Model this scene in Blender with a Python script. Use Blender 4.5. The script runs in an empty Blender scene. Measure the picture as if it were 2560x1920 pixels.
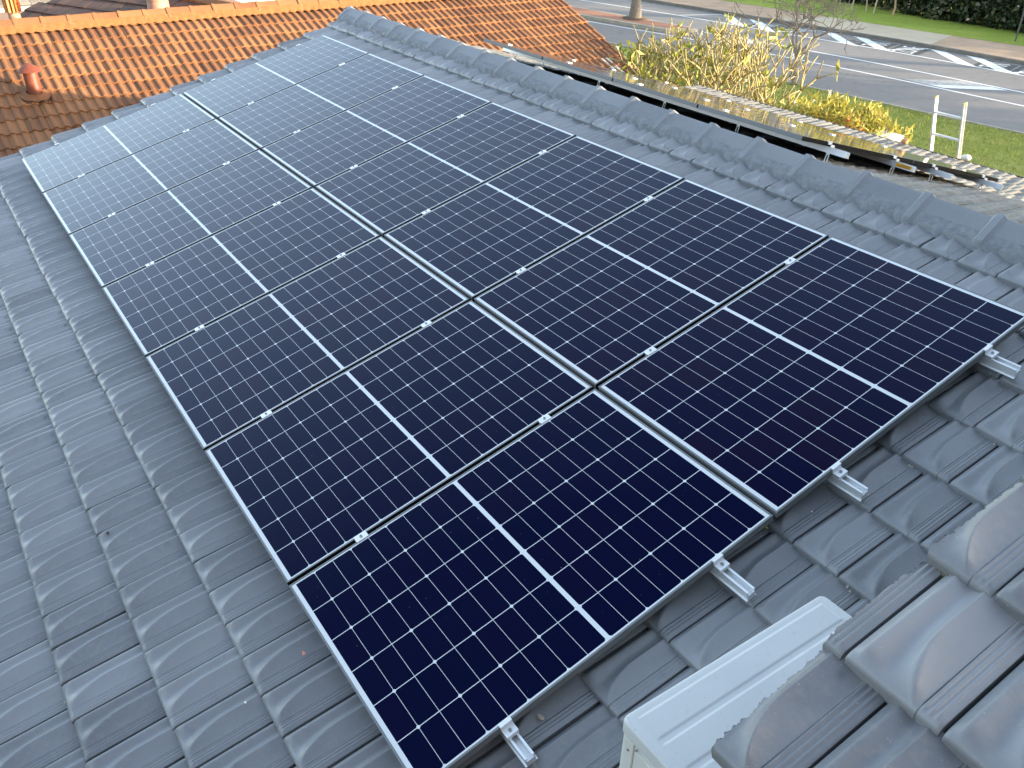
import bpy, bmesh, math, random
import numpy as np
from mathutils import Vector, Matrix

R = math.radians
SC = bpy.context.scene
COL = SC.collection
random.seed(7)
RNG = np.random.default_rng(11)

# ---------------------------------------------------------------- camera
CAM = (-0.753858, -1.585352, 2.693444)
RW = ((0.8266155, -0.5624932, 0.0175533), (-0.2848023, -0.4450278, -0.8490217), (0.4853807, 0.6968153, -0.5280663))
cam = bpy.data.objects.new('camera', bpy.data.cameras.new('camera'))
COL.objects.link(cam)
m = Matrix.Identity(4)
for i in range(3):
    m[i][0], m[i][1], m[i][2], m[i][3] = RW[0][i], -RW[1][i], -RW[2][i], CAM[i]
cam.matrix_world = m
cam.data.sensor_width = 36.0
cam.data.lens = 36.0 * 2154.77 / 2560.0
cam.data.clip_start = 0.05
cam.data.clip_end = 2000.0
SC.camera = cam

# ---------------------------------------------------------------- world, sun, exposure
L = Vector((0.85, -1.0, 0.21)).normalized()          # towards the sun
world = bpy.data.worlds.new('World')
SC.world = world
world.use_nodes = True
wn = world.node_tree.nodes
sky = wn.new('ShaderNodeTexSky')
sky.sky_type = 'NISHITA'
sky.sun_disc = False
sky.sun_elevation = math.asin(L.z)
sky.sun_rotation = math.atan2(L.x, L.y)
sky.air_density = 1.0
sky.dust_density = 1.0
sky.ozone_density = 1.0
hs = wn.new('ShaderNodeHueSaturation'); hs.inputs['Saturation'].default_value = 0.77
world.node_tree.links.new(sky.outputs[0], hs.inputs['Color'])
world.node_tree.links.new(hs.outputs[0], wn['Background'].inputs[0])
wn['Background'].inputs[1].default_value = 0.15
sun = bpy.data.objects.new('sun', bpy.data.lights.new('sun', 'SUN'))
COL.objects.link(sun)
sun.data.energy = 2.7
sun.data.angle = R(0.5)
sun.data.color = (1.0, 0.82, 0.58)
sun.rotation_euler = L.to_track_quat('Z', 'Y').to_euler()
sun.location = (20, -25, 12)
SC.view_settings.view_transform = 'Standard'
SC.view_settings.look = 'None'
SC.view_settings.gamma = 1.0
SC.view_settings.exposure = 2.55

# ---------------------------------------------------------------- node helpers
class X:
    """a value in a node tree; arithmetic on it adds Math nodes"""
    def __init__(s, nt, sock): s.nt, s.s = nt, sock
    def _op(s, op, *a, clamp=False):
        n = s.nt.nodes.new('ShaderNodeMath'); n.operation = op; n.use_clamp = clamp
        for i, v in enumerate((s,) + a):
            if isinstance(v, X): s.nt.links.new(v.s, n.inputs[i])
            else: n.inputs[i].default_value = v
        return X(s.nt, n.outputs[0])
    def __add__(s, o): return s._op('ADD', o)
    def __sub__(s, o): return s._op('SUBTRACT', o)
    def __mul__(s, o): return s._op('MULTIPLY', o)
    def __truediv__(s, o): return s._op('DIVIDE', o)
    def fract(s): return s._op('FRACT')
    def floor(s): return s._op('FLOOR')
    def abs(s): return s._op('ABSOLUTE')
    def lt(s, o): return s._op('LESS_THAN', o)
    def gt(s, o): return s._op('GREATER_THAN', o)
    def mn(s, o): return s._op('MINIMUM', o)
    def mx(s, o): return s._op('MAXIMUM', o)
    def clamp(s): return s._op('ADD', 0.0, clamp=True)

class Mat:
    def __init__(s, name, base=(0.5, 0.5, 0.5), rough=0.6, metal=0.0, spec=0.5):
        s.m = bpy.data.materials.new(name); s.m.use_nodes = True
        s.nt = s.m.node_tree; s.b = s.nt.nodes['Principled BSDF']
        s.set('Base Color', (*base, 1)); s.set('Roughness', rough); s.set('Metallic', metal)
        s.set('Specular IOR Level', spec)
    def set(s, k, v):
        if isinstance(v, X): s.nt.links.new(v.s, s.b.inputs[k])
        elif hasattr(v, 'is_output'): s.nt.links.new(v, s.b.inputs[k])
        else: s.b.inputs[k].default_value = v
    def node(s, t): return s.nt.nodes.new(t)
    def coord(s, which='Object'):
        return s.node('ShaderNodeTexCoord').outputs[which]
    def mapping(s, vec, scale):
        n = s.node('ShaderNodeMapping'); s.nt.links.new(vec, n.inputs[0]); n.inputs['Scale'].default_value = scale
        return n.outputs[0]
    def noise(s, scale, detail=4, rough=0.55, vec=None, sc3=None):
        vec = vec or s.coord()
        if sc3: vec = s.mapping(vec, sc3)
        n = s.node('ShaderNodeTexNoise'); s.nt.links.new(vec, n.inputs['Vector'])
        n.inputs['Scale'].default_value = scale; n.inputs['Detail'].default_value = detail; n.inputs['Roughness'].default_value = rough
        return X(s.nt, n.outputs[0])
    def ramp(s, x, stops):
        n = s.node('ShaderNodeValToRGB'); s.nt.links.new(x.s, n.inputs[0])
        e = n.color_ramp.elements
        while len(e) < len(stops): e.new(0.5)
        for el, (p, c) in zip(e, stops): el.position = p; el.color = (*c, 1) if len(c) == 3 else c
        return n.outputs[0]
    def mix(s, f, a, b, mode='MIX'):
        n = s.node('ShaderNodeMix'); n.data_type = 'RGBA'; n.blend_type = mode
        for v, i in ((f, 0), (a, 6), (b, 7)):
            if isinstance(v, X): s.nt.links.new(v.s, n.inputs[i])
            elif hasattr(v, 'is_output'): s.nt.links.new(v, n.inputs[i])
            elif i == 0: n.inputs[0].default_value = v
            else: n.inputs[i].default_value = (*v, 1)
        return n.outputs[2]
    def attr(s, name):
        n = s.node('ShaderNodeAttribute'); n.attribute_name = name
        return X(s.nt, n.outputs['Fac'])
    def bump(s, h, strength=0.3, dist=0.01):
        n = s.node('ShaderNodeBump'); s.nt.links.new(h.s, n.inputs['Height'])
        n.inputs['Strength'].default_value = strength; n.inputs['Distance'].default_value = dist
        s.set('Normal', n.outputs[0])

# ---------------------------------------------------------------- materials
def tile_paint(name, dark, light, dust, rough, lichen=None, spec=0.5):
    M = Mat(name, rough=rough)
    v = M.attr('tilevar')
    n1 = M.noise(3.2, 5); n2 = M.noise(38, 3); n3 = M.noise(260, 2)
    c = M.ramp(v * 0.85 + n1 * 0.6 - 0.22, [(0.15, dark), (0.85, light)])
    c = M.mix(((n2 - 0.50) * 2.6).clamp() * 0.6, c, dust)
    c = M.mix(((M.noise(150, 2, 0.5) - 0.70) * 16).clamp() * 0.5, c, tuple(min(1, d * 1.9) for d in dust))
    n4 = M.noise(14, 6, 0.7)
    c = M.mix(((n4 - 0.58) * 4).clamp() * 0.5, c, tuple(d * 0.6 for d in dark))
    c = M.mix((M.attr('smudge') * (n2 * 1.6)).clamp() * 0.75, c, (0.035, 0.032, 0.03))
    if lichen:
        c = M.mix(((M.noise(9, 6, 0.75) - 0.62) * 7).clamp() * 0.55, c, lichen)
    M.set('Base Color', c)
    M.set('Roughness', (n2 * 0.35 + rough - 0.17).clamp()); M.set('Specular IOR Level', spec)
    M.bump(n3 * 0.4 + n2 * 0.6, 0.25, 0.004)
    return M.m
M_TILE = tile_paint('charcoal_tile', (0.175, 0.180, 0.193), (0.275, 0.280, 0.295), (0.29, 0.27, 0.245), 0.36, spec=0.55)
M_TILEF = tile_paint('weathered_grey_tile', (0.115, 0.112, 0.104), (0.18, 0.173, 0.158), (0.22, 0.205, 0.17), 0.6)
M_CAP = tile_paint('charcoal_ridge', (0.17, 0.176, 0.192), (0.245, 0.252, 0.268), (0.27, 0.265, 0.255), 0.48)
M_TERRA = tile_paint('terracotta_tile', (0.150, 0.058, 0.021), (0.260, 0.110, 0.041), (0.25, 0.145, 0.072), 0.8, lichen=(0.34, 0.26, 0.17))
M_BROWN = tile_paint('brown_tile', (0.075, 0.036, 0.024), (0.125, 0.062, 0.040), (0.13, 0.08, 0.05), 0.8)
M_GREYT = tile_paint('pale_grey_tile', (0.17, 0.15, 0.12), (0.25, 0.22, 0.18), (0.28, 0.24, 0.2), 0.85)

def plain(name, base, rough=0.6, metal=0.0, var=0.0, scale=20.0, bump=0.0, spec=0.5):
    M = Mat(name, base, rough, metal, spec)
    if var or bump:
        n = M.noise(scale, 5)
        M.set('Base Color', M.ramp(n, [(0.25, tuple(b * (1 - var) for b in base)), (0.75, tuple(min(1, b * (1 + var)) for b in base))]))
        if bump: M.bump(n, bump, 0.01)
    return M.m
M_MORTAR = plain('grey_mortar', (0.19, 0.197, 0.214), 0.8, 0, 0.25, 30, 0.5)
M_MORTARB = plain('bare_mortar', (0.2, 0.17, 0.12), 0.95, 0, 0.5, 60, 0.9)
M_DECK = plain('roof_felt', (0.015, 0.015, 0.016), 0.9)
M_ALU = plain('anodised_aluminium', (0.19, 0.195, 0.20), 0.5, 0.1, 0.06, 40, spec=0.25)
M_SEAMSHADE = plain('frame_seam_shade', (0.012, 0.012, 0.013), 0.6, 0, 0, 40, spec=0.1)  # near black colour standing in for the shade inside the panel seams
M_RAIL = plain('rail_aluminium', (0.80, 0.81, 0.82), 0.42, 0.55, 0.05, 30)
M_CLAMP = plain('clamp_aluminium', (0.82, 0.82, 0.83), 0.4, 0.4, 0.05, 90)
M_STEEL = plain('bolt_steel', (0.35, 0.35, 0.36), 0.35, 0.9)
M_BLACK = plain('black_plastic', (0.015, 0.015, 0.016), 0.5)
M_BACK = plain('backsheet_white', (0.75, 0.76, 0.78), 0.6)
M_WALLD = plain('dark_cladding', (0.09, 0.09, 0.095), 0.8, 0, 0.1, 8)
M_WALL = plain('cream_render', (0.55, 0.50, 0.42), 0.9, 0, 0.08, 6, 0.15)
M_WALLB = plain('brick_wall', (0.36, 0.20, 0.13), 0.9, 0, 0.15, 18, 0.3)
M_WHITE = plain('white_render', (0.75, 0.72, 0.66), 0.85, 0, 0.06, 8, 0.1)
M_GUTTER = plain('dark_gutter', (0.05, 0.038, 0.03), 0.45, 0.2, 0.15, 12)
M_FASCIA = plain('fascia_board', (0.10, 0.10, 0.105), 0.7, 0, 0.1, 10)
M_FLUE = plain('red_oxide_shaded', (0.17, 0.042, 0.018), 0.55, 0, 0.18, 9, 0.1)  # red darkened to stand in for the shadow over the flue
M_FLUEF = plain('flashing_red', (0.19, 0.075, 0.030), 0.85, 0, 0.2, 12, 0.15)
M_VENT = plain('orange_vent', (0.52, 0.19, 0.06), 0.6, 0, 0.2, 14)
M_VENTP = plain('pale_vent', (0.42, 0.22, 0.15), 0.6, 0, 0.15, 14)
M_LADDER = plain('ladder_aluminium', (0.66, 0.66, 0.65), 0.45, 0.3, 0.05, 30)
M_RUBBER = plain('yellow_cap', (0.60, 0.42, 0.08), 0.5)
M_BARK = plain('grey_bark', (0.16, 0.125, 0.10), 0.95, 0, 0.3, 25, 0.6)
M_PALM = plain('palm_bark', (0.17, 0.145, 0.12), 0.95, 0, 0.35, 14, 0.8)
M_STAKE = plain('stake_timber', (0.42, 0.36, 0.28), 0.85, 0, 0.2, 20)
M_POST = plain('dark_post', (0.09, 0.09, 0.09), 0.6, 0.2)
M_FENCE = plain('fence_steel', (0.02, 0.025, 0.022), 0.5, 0.3)
M_STICK = plain('white_sticker', (0.8, 0.8, 0.8), 0.5)
M_YEL = plain('yellow_sticker', (0.85, 0.42, 0.03), 0.5)
M_FRANG = plain('frangipani_bark', (0.30, 0.245, 0.105), 0.7, 0, 0.45, 16, 0.3)
M_PAINT = None

def ac_paint():
    M = Mat('white_enamel', (0.78, 0.78, 0.75), 0.33)
    n = M.noise(55, 4); n2 = M.noise(4, 5)
    c = M.ramp(n2, [(0.3, (0.54, 0.545, 0.54)), (0.75, (0.60, 0.60, 0.59))])
    c = M.mix(((n - 0.62) * 8).clamp() * 0.45, c, (0.44, 0.43, 0.40))
    c = M.mix(((M.noise(130, 2) - 0.72) * 20).clamp() * 0.7, c, (0.16, 0.15, 0.14))
    c = M.mix(((M.noise(7, 5, .7, sc3=(1, 3, 1)) - 0.55) * 3).clamp() * 0.25, c, (0.50, 0.49, 0.45))
    M.set('Base Color', c); M.bump(M.noise(420, 2), 0.12, 0.002)
    return M.m
M_AC = ac_paint()
M_ACS = plain('side_enamel', (0.66, 0.65, 0.61), 0.4, 0, 0.03, 8)

PW, PL, PT = 1.134, 1.697, 0.035        # solar panel: width along the ridge, length up the slope, frame depth
def cell_material():
    M = Mat('solar_cells', rough=0.35)
    sep = M.node('ShaderNodeSeparateXYZ'); M.nt.links.new(M.coord(), sep.inputs[0])
    x, y = X(M.nt, sep.outputs[0]), X(M.nt, sep.outputs[1])
    px, pv, mid = 0.1843, 0.0904, 0.018
    gx, gv = 0.0033, 0.0017
    cx = x / px + 3.0
    du = ((cx.fract() - 0.5) * px).abs()
    ya = y.abs() - mid / 2
    cy = ya / pv
    dv = ((cy.fract() - 0.5) * pv).abs()
    inx = x.abs().lt(px * 3)
    iny = cy.gt(0.0) * cy.lt(9.0)
    body = du.lt((px - gx) / 2) * dv.lt((pv - gv) / 2)
    col = (du * -1.0) + px / 2
    row = (((ya / (2 * pv) + 0.5).fract() - 0.5) * (2 * pv)).abs()
    body = body * (col + row).gt(0.0096) * inx * iny
    sgn = y.gt(0.0)
    wn_ = M.node('ShaderNodeTexWhiteNoise'); wn_.noise_dimensions = '3D'
    cmb = M.node('ShaderNodeCombineXYZ')
    M.nt.links.new(cx.floor().s, cmb.inputs[0])
    M.nt.links.new((((cy / 2).floor() + sgn * 20.0)).s, cmb.inputs[1])
    oi = M.node('ShaderNodeObjectInfo')
    M.nt.links.new((X(M.nt, oi.outputs['Random']) * 91.0).s, cmb.inputs[2])
    M.nt.links.new(cmb.outputs[0], wn_.inputs[0])
    rv = X(M.nt, wn_.outputs[0])
    pan = X(M.nt, oi.outputs['Random'])
    cc = M.ramp(rv * 0.55 + pan * 0.45, [(0.1, (0.0006, 0.0018, 0.0215)), (0.5, (0.0014, 0.0018, 0.0225)), (0.85, (0.0050, 0.0022, 0.0190)), (1.0, (0.0016, 0.0028, 0.0250))])
    n = M.noise(30, 4)
    c = M.mix(body, (0.68, 0.70, 0.72), cc)
    dust = ((M.noise(2.6, 6, 0.65) - 0.35) * 0.004).clamp()
    c = M.mix(dust, c, (0.45, 0.42, 0.38))
    spk = ((M.noise(95, 2, 0.5) - 0.76) * 30).clamp() * 0.35
    c = M.mix(spk, c, (0.55, 0.53, 0.5))
    M.set('Base Color', c)
    lw = M.node('ShaderNodeLayerWeight'); lw.inputs['Blend'].default_value = 0.5
    fc = X(M.nt, lw.outputs['Facing'])        # anti-reflective blue tinted glass: hardly any mirror face on, full Fresnel at a glancing angle
    M.set('IOR', 1.46); M.set('Specular IOR Level', ((((fc - 0.25) * 2.15).clamp() * 0.88 + 0.12) * 0.46).clamp())
    M.set('Specular Tint', (0.66, 0.80, 1.0, 1))
    M.set('Roughness', (n * 0.05 + 0.035).clamp())
    return M.m
M_CELL = cell_material()

def asphalt():
    M = Mat('asphalt', rough=0.85)
    n1 = M.noise(0.35, 6, sc3=(1.0, 0.25, 1)); n2 = M.noise(60, 3); n3 = M.noise(3, 5)
    c = M.ramp(n1 * 0.5 + n3 * 0.5, [(0.3, (0.160, 0.147, 0.139)), (0.7, (0.210, 0.193, 0.182))])
    c = M.mix(((n2 - 0.45) * 2).clamp() * 0.3, c, (0.24, 0.225, 0.213))
    c = M.mix(((M.noise(0.9, 6, 0.75, sc3=(1.6, 0.5, 1)) - 0.60) * 8).clamp() * 0.35, c, (0.15, 0.145, 0.14))
    vo = M.node('ShaderNodeTexVoronoi'); vo.feature = 'DISTANCE_TO_EDGE'; vo.inputs['Scale'].default_value = 0.22
    wv = M.node('ShaderNodeTexNoise'); wv.inputs['Scale'].default_value = 1.1; M.nt.links.new(M.coord(), wv.inputs['Vector'])
    vm = M.node('ShaderNodeVectorMath'); vm.operation = 'ADD'; M.nt.links.new(M.coord(), vm.inputs[0]); M.nt.links.new(wv.outputs['Color'], vm.inputs[1])
    M.nt.links.new(vm.outputs[0], vo.inputs['Vector'])
    crack = X(M.nt, vo.outputs['Distance']).lt(0.0045) * (M.noise(0.12, 2) - 0.40).gt(0.06)
    c = M.mix(crack * 0.3, c, (0.07, 0.068, 0.066))
    M.set('Base Color', c); M.bump(n2, 0.3, 0.01)
    return M.m
M_ROAD = asphalt()
def grassmat(name, a, b, dry):
    M = Mat(name, rough=0.9, spec=0.2)
    n1 = M.noise(0.55, 6, 0.65); n2 = M.noise(9, 5, 0.7); n3 = M.noise(60, 3)
    c = M.ramp(n2 * 0.6 + n1 * 0.4, [(0.32, a), (0.66, b)])
    c = M.mix(((n1 - 0.52) * 4).clamp() * 0.65, c, dry)
    c = M.mix(((n3 - 0.5) * 3).clamp() * 0.3, c, tuple(v * 1.5 for v in b))
    M.set('Base Color', c); M.bump(n3 * 0.5 + n2, 0.9, 0.05)
    return M.m
M_GRASS = grassmat('lawn_grass', (0.20, 0.235, 0.040), (0.34, 0.375, 0.075), (0.45, 0.385, 0.16))
M_GRASSF = grassmat('verge_grass', (0.17, 0.22, 0.030), (0.32, 0.385, 0.058), (0.40, 0.40, 0.10))
M_PATH = plain('brown_paving', (0.43, 0.285, 0.180), 0.9, 0, 0.16, 1.3, 0.1)
M_PATHL = plain('pale_paving', (0.48, 0.39, 0.27), 0.9, 0, 0.12, 1.1, 0.1)
M_KERB = plain('kerb_concrete', (0.34, 0.31, 0.25), 0.9, 0, 0.22, 3, 0.2)
M_KERBD = plain('weathered_kerb', (0.15, 0.135, 0.115), 0.9, 0, 0.25, 3, 0.2)
M_REDP = plain('red_paving', (0.34, 0.15, 0.085), 0.9, 0, 0.2, 4, 0.2)
def roadpaint():
    M = Mat('road_paint', rough=0.7)
    n = M.noise(6, 6, 0.7)
    M.set('Base Color', M.mix(((n - 0.55) * 5).clamp() * 0.35, (0.72, 0.72, 0.70), (0.36, 0.35, 0.34)))
    return M.m
M_PAINT = roadpaint()
M_PAINTW = plain('worn_paint', (0.33, 0.32, 0.31), 0.8, 0, 0.35, 5)
M_SOIL = plain('soil', (0.10, 0.07, 0.045), 0.95, 0, 0.3, 8, 0.6)

def leafmat(name, stops, rough=0.55, trans=0.25):
    M = Mat(name, rough=rough, spec=0.35)
    M.set('Base Color', M.ramp(M.attr('leafvar'), stops))
    M.set('Subsurface Weight', 0.0)
    # translucency through a mix with a Translucent shader
    t = M.node('ShaderNodeBsdfTranslucent'); mx = M.node('ShaderNodeMixShader')
    M.nt.links.new(M.b.inputs['Base Color'].links[0].from_socket, t.inputs[0])
    mx.inputs[0].default_value = trans
    M.nt.links.new(M.b.outputs[0], mx.inputs[1]); M.nt.links.new(t.outputs[0], mx.inputs[2])
    out = M.nt.nodes['Material Output']; M.nt.links.new(mx.outputs[0], out.inputs[0])
    return M.m
M_HEDGE = leafmat('hedge_leaf', [(0.0, (0.012, 0.020, 0.010)), (0.45, (0.035, 0.055, 0.022)), (0.8, (0.075, 0.095, 0.042)), (1.0, (0.14, 0.13, 0.08))])
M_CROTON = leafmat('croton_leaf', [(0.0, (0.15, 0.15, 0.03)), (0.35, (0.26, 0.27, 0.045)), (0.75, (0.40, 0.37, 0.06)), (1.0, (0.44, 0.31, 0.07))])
M_RED = leafmat('red_flower', [(0.0, (0.50, 0.05, 0.03)), (1.0, (0.62, 0.16, 0.07))])
M_FLEAF = leafmat('frangipani_leaf', [(0.0, (0.16, 0.20, 0.03)), (0.6, (0.34, 0.34, 0.05)), (1.0, (0.42, 0.36, 0.10))])
M_PETAL = leafmat('white_flower', [(0.0, (0.7, 0.68, 0.6)), (1.0, (0.8, 0.75, 0.65))])
M_PALML = leafmat('palm_leaf', [(0.0, (0.04, 0.07, 0.02)), (1.0, (0.10, 0.13, 0.04))])
M_BLADE = leafmat('grass_blade', [(0.0, (0.19, 0.22, 0.04)), (0.6, (0.34, 0.37, 0.08)), (1.0, (0.46, 0.40, 0.16))])
M_PINK = leafmat('pink_flower', [(0.0, (0.55, 0.30, 0.30)), (1.0, (0.75, 0.62, 0.58))])

# ---------------------------------------------------------------- object helpers
def link(name, me, mat=None, parent=None):
    o = bpy.data.objects.new(name, me); COL.objects.link(o)
    if mat is not None and not me.materials: me.materials.append(mat)
    if parent is not None: o.parent = parent
    return o
def tag(o, label=None, cat=None, group=None, kind=None):
    if label: o['label'] = label
    if cat: o['category'] = cat
    if group: o['group'] = group
    if kind: o['kind'] = kind
    return o
def empty(name, loc=(0, 0, 0), label=None, cat=None, group=None):
    o = bpy.data.objects.new(name, None); COL.objects.link(o)
    o.location = loc; o.empty_display_size = 0.1
    return tag(o, label, cat, group)
def copy_tree(o, parent=None):
    c = o.copy(); COL.objects.link(c)
    if parent is not None: c.parent = parent
    for ch in [k for k in bpy.data.objects if k.parent == o and k.name != c.name]:
        copy_tree(ch, c)
    return c

class MB:
    """collects shapes for one mesh"""
    def __init__(s): s.v, s.f = [], []
    def add(s, vs, fs):
        b = len(s.v); s.v += [tuple(v) for v in vs]; s.f += [tuple(i + b for i in f) for f in fs]
    def box(s, a, b, M=None):
        x0, y0, z0 = a; x1, y1, z1 = b
        vs = [Vector(p) for p in ((x0, y0, z0), (x1, y0, z0), (x1, y1, z0), (x0, y1, z0), (x0, y0, z1), (x1, y0, z1), (x1, y1, z1), (x0, y1, z1))]
        if M: vs = [M @ v for v in vs]
        s.add(vs, [(3, 2, 1, 0), (4, 5, 6, 7), (0, 1, 5, 4), (1, 2, 6, 5), (2, 3, 7, 6), (3, 0, 4, 7)])
    def prism(s, prof, a, b, ax=1, M=None):
        """closed profile (2D list) extruded along axis ax from a to b"""
        n = len(prof); vs = []
        for t in (a, b):
            for p, q in prof:
                c = [p, q]; c.insert(ax, t); vs.append(Vector(c))
        if M: vs = [M @ v for v in vs]
        fs = [(i, (i + 1) % n, n + (i + 1) % n, n + i) for i in range(n)]
        fs += [tuple(range(n - 1, -1, -1)), tuple(range(n, 2 * n))]
        s.add(vs, fs)
    def tube(s, pts, rads, sides=6, cap=True):
        pts = [Vector(p) for p in pts]; base = len(s.v); n = len(pts)
        up = Vector((0.3, 0.2, 0.9))
        for i, p in enumerate(pts):
            d = (pts[min(i + 1, n - 1)] - pts[max(i - 1, 0)]).normalized()
            a = d.cross(up)
            if a.length < 1e-4: a = d.cross(Vector((1, 0, 0)))
            a.normalize(); b = d.cross(a)
            for k in range(sides):
                t = 2 * math.pi * k / sides
                s.v.append(tuple(p + (a * math.cos(t) + b * math.sin(t)) * rads[i]))
        for i in range(n - 1):
            for k in range(sides):
                k2 = (k + 1) % sides
                s.f.append((base + i * sides + k, base + i * sides + k2, base + (i + 1) * sides + k2, base + (i + 1) * sides + k))
        if cap:
            s.f.append(tuple(base + k for k in range(sides - 1, -1, -1)))
            s.f.append(tuple(base + (n - 1) * sides + k for k in range(sides)))
    def lathe(s, prof, seg=20, c=(0, 0, 0), axis=None):
        base = len(s.v); M = axis or Matrix.Identity(4)
        for r, z in prof:
            for k in range(seg):
                t = 2 * math.pi * k / seg
                s.v.append(tuple(M @ Vector((r * math.cos(t), r * math.sin(t), z)) + Vector(c)))
        for i in range(len(prof) - 1):
            for k in range(seg):
                k2 = (k + 1) % seg
                s.f.append((base + i * seg + k, base + i * seg + k2, base + (i + 1) * seg + k2, base + (i + 1) * seg + k))
    def build(s, name, mat, parent=None, smooth=False, bevel=0.0, seg=2, loc=None):
        me = bpy.data.meshes.new(name); me.from_pydata(s.v, [], s.f)
        bm = bmesh.new(); bm.from_mesh(me)
        bmesh.ops.recalc_face_normals(bm, faces=bm.faces)
        if bevel:
            es = [e for e in bm.edges if len(e.link_faces) == 2 and e.calc_face_angle(0) > 0.5]
            bmesh.ops.bevel(bm, geom=es, offset=bevel, segments=seg, profile=0.5, affect='EDGES', clamp_overlap=True)
        bm.to_mesh(me); bm.free()
        if smooth:
            me.polygons.foreach_set('use_smooth', [True] * len(me.polygons))
            if bevel or smooth == 'angle':
                me.set_sharp_from_angle(angle=R(38))
        o = link(name, me, mat, parent)
        if loc: o.location = loc
        return o

def grid_mesh(name, V, F, var=None, varname='tilevar', smooth=True):
    """V (n,3) float, F (m,4) or (m,3) int arrays"""
    me = bpy.data.meshes.new(name)
    k = F.shape[1]
    me.vertices.add(len(V)); me.vertices.foreach_set('co', np.asarray(V, np.float32).ravel())
    me.loops.add(F.size); me.loops.foreach_set('vertex_index', F.astype(np.int32).ravel())
    me.polygons.add(len(F)); me.polygons.foreach_set('loop_start', np.arange(0, F.size, k, dtype=np.int32))
    me.polygons.foreach_set('loop_total', np.full(len(F), k, np.int32))
    if var is not None:
        a = me.attributes.new(varname, 'FLOAT', 'POINT'); a.data.foreach_set('value', np.asarray(var, np.float32))
    me.update(calc_edges=True)
    if smooth: me.polygons.foreach_set('use_smooth', np.ones(len(F), bool))
    return me

# ---------------------------------------------------------------- roof frame
PITCH = R(15)
CP, SP = math.cos(PITCH), math.sin(PITCH)
def near(v, u, n): return np.stack([v * CP - n * SP, u + 0 * v, v * SP + n * CP], -1)   # near slope: v up, u away, n out
RID = near(np.array(4.1), np.array(0.0), np.array(-0.115))
EX, EZ, BX = 10.0, -0.545, 8.55                                                       # eave, and where the slope flattens towards it
FAR = R(15.2)                                                                         # far slope pitch
CF, SF = math.cos(FAR), math.sin(FAR)
BZ = RID[2] - 0.03 - (BX - RID[0]) * math.tan(FAR)
EP = math.atan2(BZ - EZ, EX - BX); CE, SE = math.cos(EP), math.sin(EP)
FL = (EX - BX) / CE
FV = FL + (BX - RID[0]) / CF                                                          # far slope length
def far(v, u, n):      # v up from the eave, u towards the camera along the eave; n out
    lo = v < FL
    x = np.where(lo, EX - v * CE + n * SE, BX - (v - FL) * CF + n * SF)
    z = np.where(lo, EZ + v * SE + n * CE, BZ + (v - FL) * SF + n * CF)
    return np.stack([x, -u + 0 * v, z], -1)
NPITCH = R(21)
CN, SN = math.cos(NPITCH), math.sin(NPITCH)
# neighbour plane through (0,12,-1.5); v measured up the slope from Y=12
def neigh(v, u, n): return np.stack([-u + 0 * v, 12 + v * CN - n * SN, -1.5 + v * SN + n * CN], -1)

def sstep(x):
    x = np.clip(x, 0, 1); return x * x * (3 - 2 * x)
def cosb(x): return np.where(np.abs(x) < 1, np.cos(np.pi * x / 2) ** 2, 0)

def prof_marseille(s, t):
    fade = sstep(t / 0.13)
    r1 = sstep((s - 0.005) / 0.115) * (1 - sstep((s - 0.085) / 0.31) ** 0.85)
    h = 0.0195 * r1 * sstep((t - 0.005) / 0.13)
    e = 0.37 + 0.30 * np.clip(1 - (t - 0.03) / 0.58, 0, 1) ** 2.2
    cr = e + 0.035                                    # crest of the leaf shaped roll: long rise from the valley, long fall to the ribs
    s0 = 0.25 + 0.10 * np.clip(1 - t / 0.5, 0, 1)
    rise = np.clip((s - s0) / (cr - s0), 0, 1) ** 1.7
    fall = np.clip(1 - (s - cr) / np.maximum(0.765 - cr, 0.05), 0, 1) ** 1.25
    h = h + 0.0235 * np.where(s < cr, rise, fall) * sstep((t - 0.01) / 0.12) * np.clip((0.78 - e) / 0.30, 0.35, 1) ** 0.7
    for c in (0.79, 0.855, 0.92):
        h = h + 0.0046 * cosb((s - c) / 0.028) * sstep((t - 0.025) / 0.05)
    return h
def prof_double(s, t):
    h = 0.0 * s
    for c in (0.25, 0.75):
        x = (s - c) / 0.125
        h = h + np.where(np.abs(x) < 1, 0.023 * np.sqrt(np.clip(1 - x * x, 0, 1)), 0)
    pan = np.abs(((s * 2) % 1) - 0.5)
    h = h - 0.004 * cosb((pan - 0.5) / 0.25)
    return h
S_HI = np.unique(np.concatenate([np.arange(.30, .765, .0155), [0, .02, .04, .06, .085, .11, .14, .17, .20, .225, .25, .28, .33, .38, .42, .46, .50, .54, .58, .62, .655, .69, .72, .75, .765, .777, .79, .803, .82, .83, .842, .855, .868, .885, .895, .907, .92, .933, .95, .975, 1.0]]))
S_LO = np.array([0, .03, .08, .14, .20, .26, .31, .35, .39, .425, .46, .495, .53, .565, .60, .635, .67, .70, .73, .765, .79, .83, .86, .89, .925, .96, 1.0])
S_XLO = np.array([0, .05, .14, .24, .35, .42, .50, .62, .74, .85, 1.0])
T_HI = np.array([0, .003, .008, .014, .022, .032, .045, .07, .10, .13, .17, .22, .28, .34, .40, .46, .52, .58, .66, .76, .88, 1.08])
T_LO = np.array([0, .010, .025, .045, .09, .15, .23, .32, .42, .52, .66, .80, .88, .93, .98, 1.08])
T_XLO = np.array([0, .02, .07, .15, .3, .5, .75, 1.08])
S_D = np.array([0, .06, .125, .135, .16, .20, .25, .30, .34, .365, .375, .44, .5, .56, .625, .635, .66, .70, .75, .80, .84, .865, .875, .94, 1.0])
T_D = np.array([0, .02, .06, .3, .7, 1.05])

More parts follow.
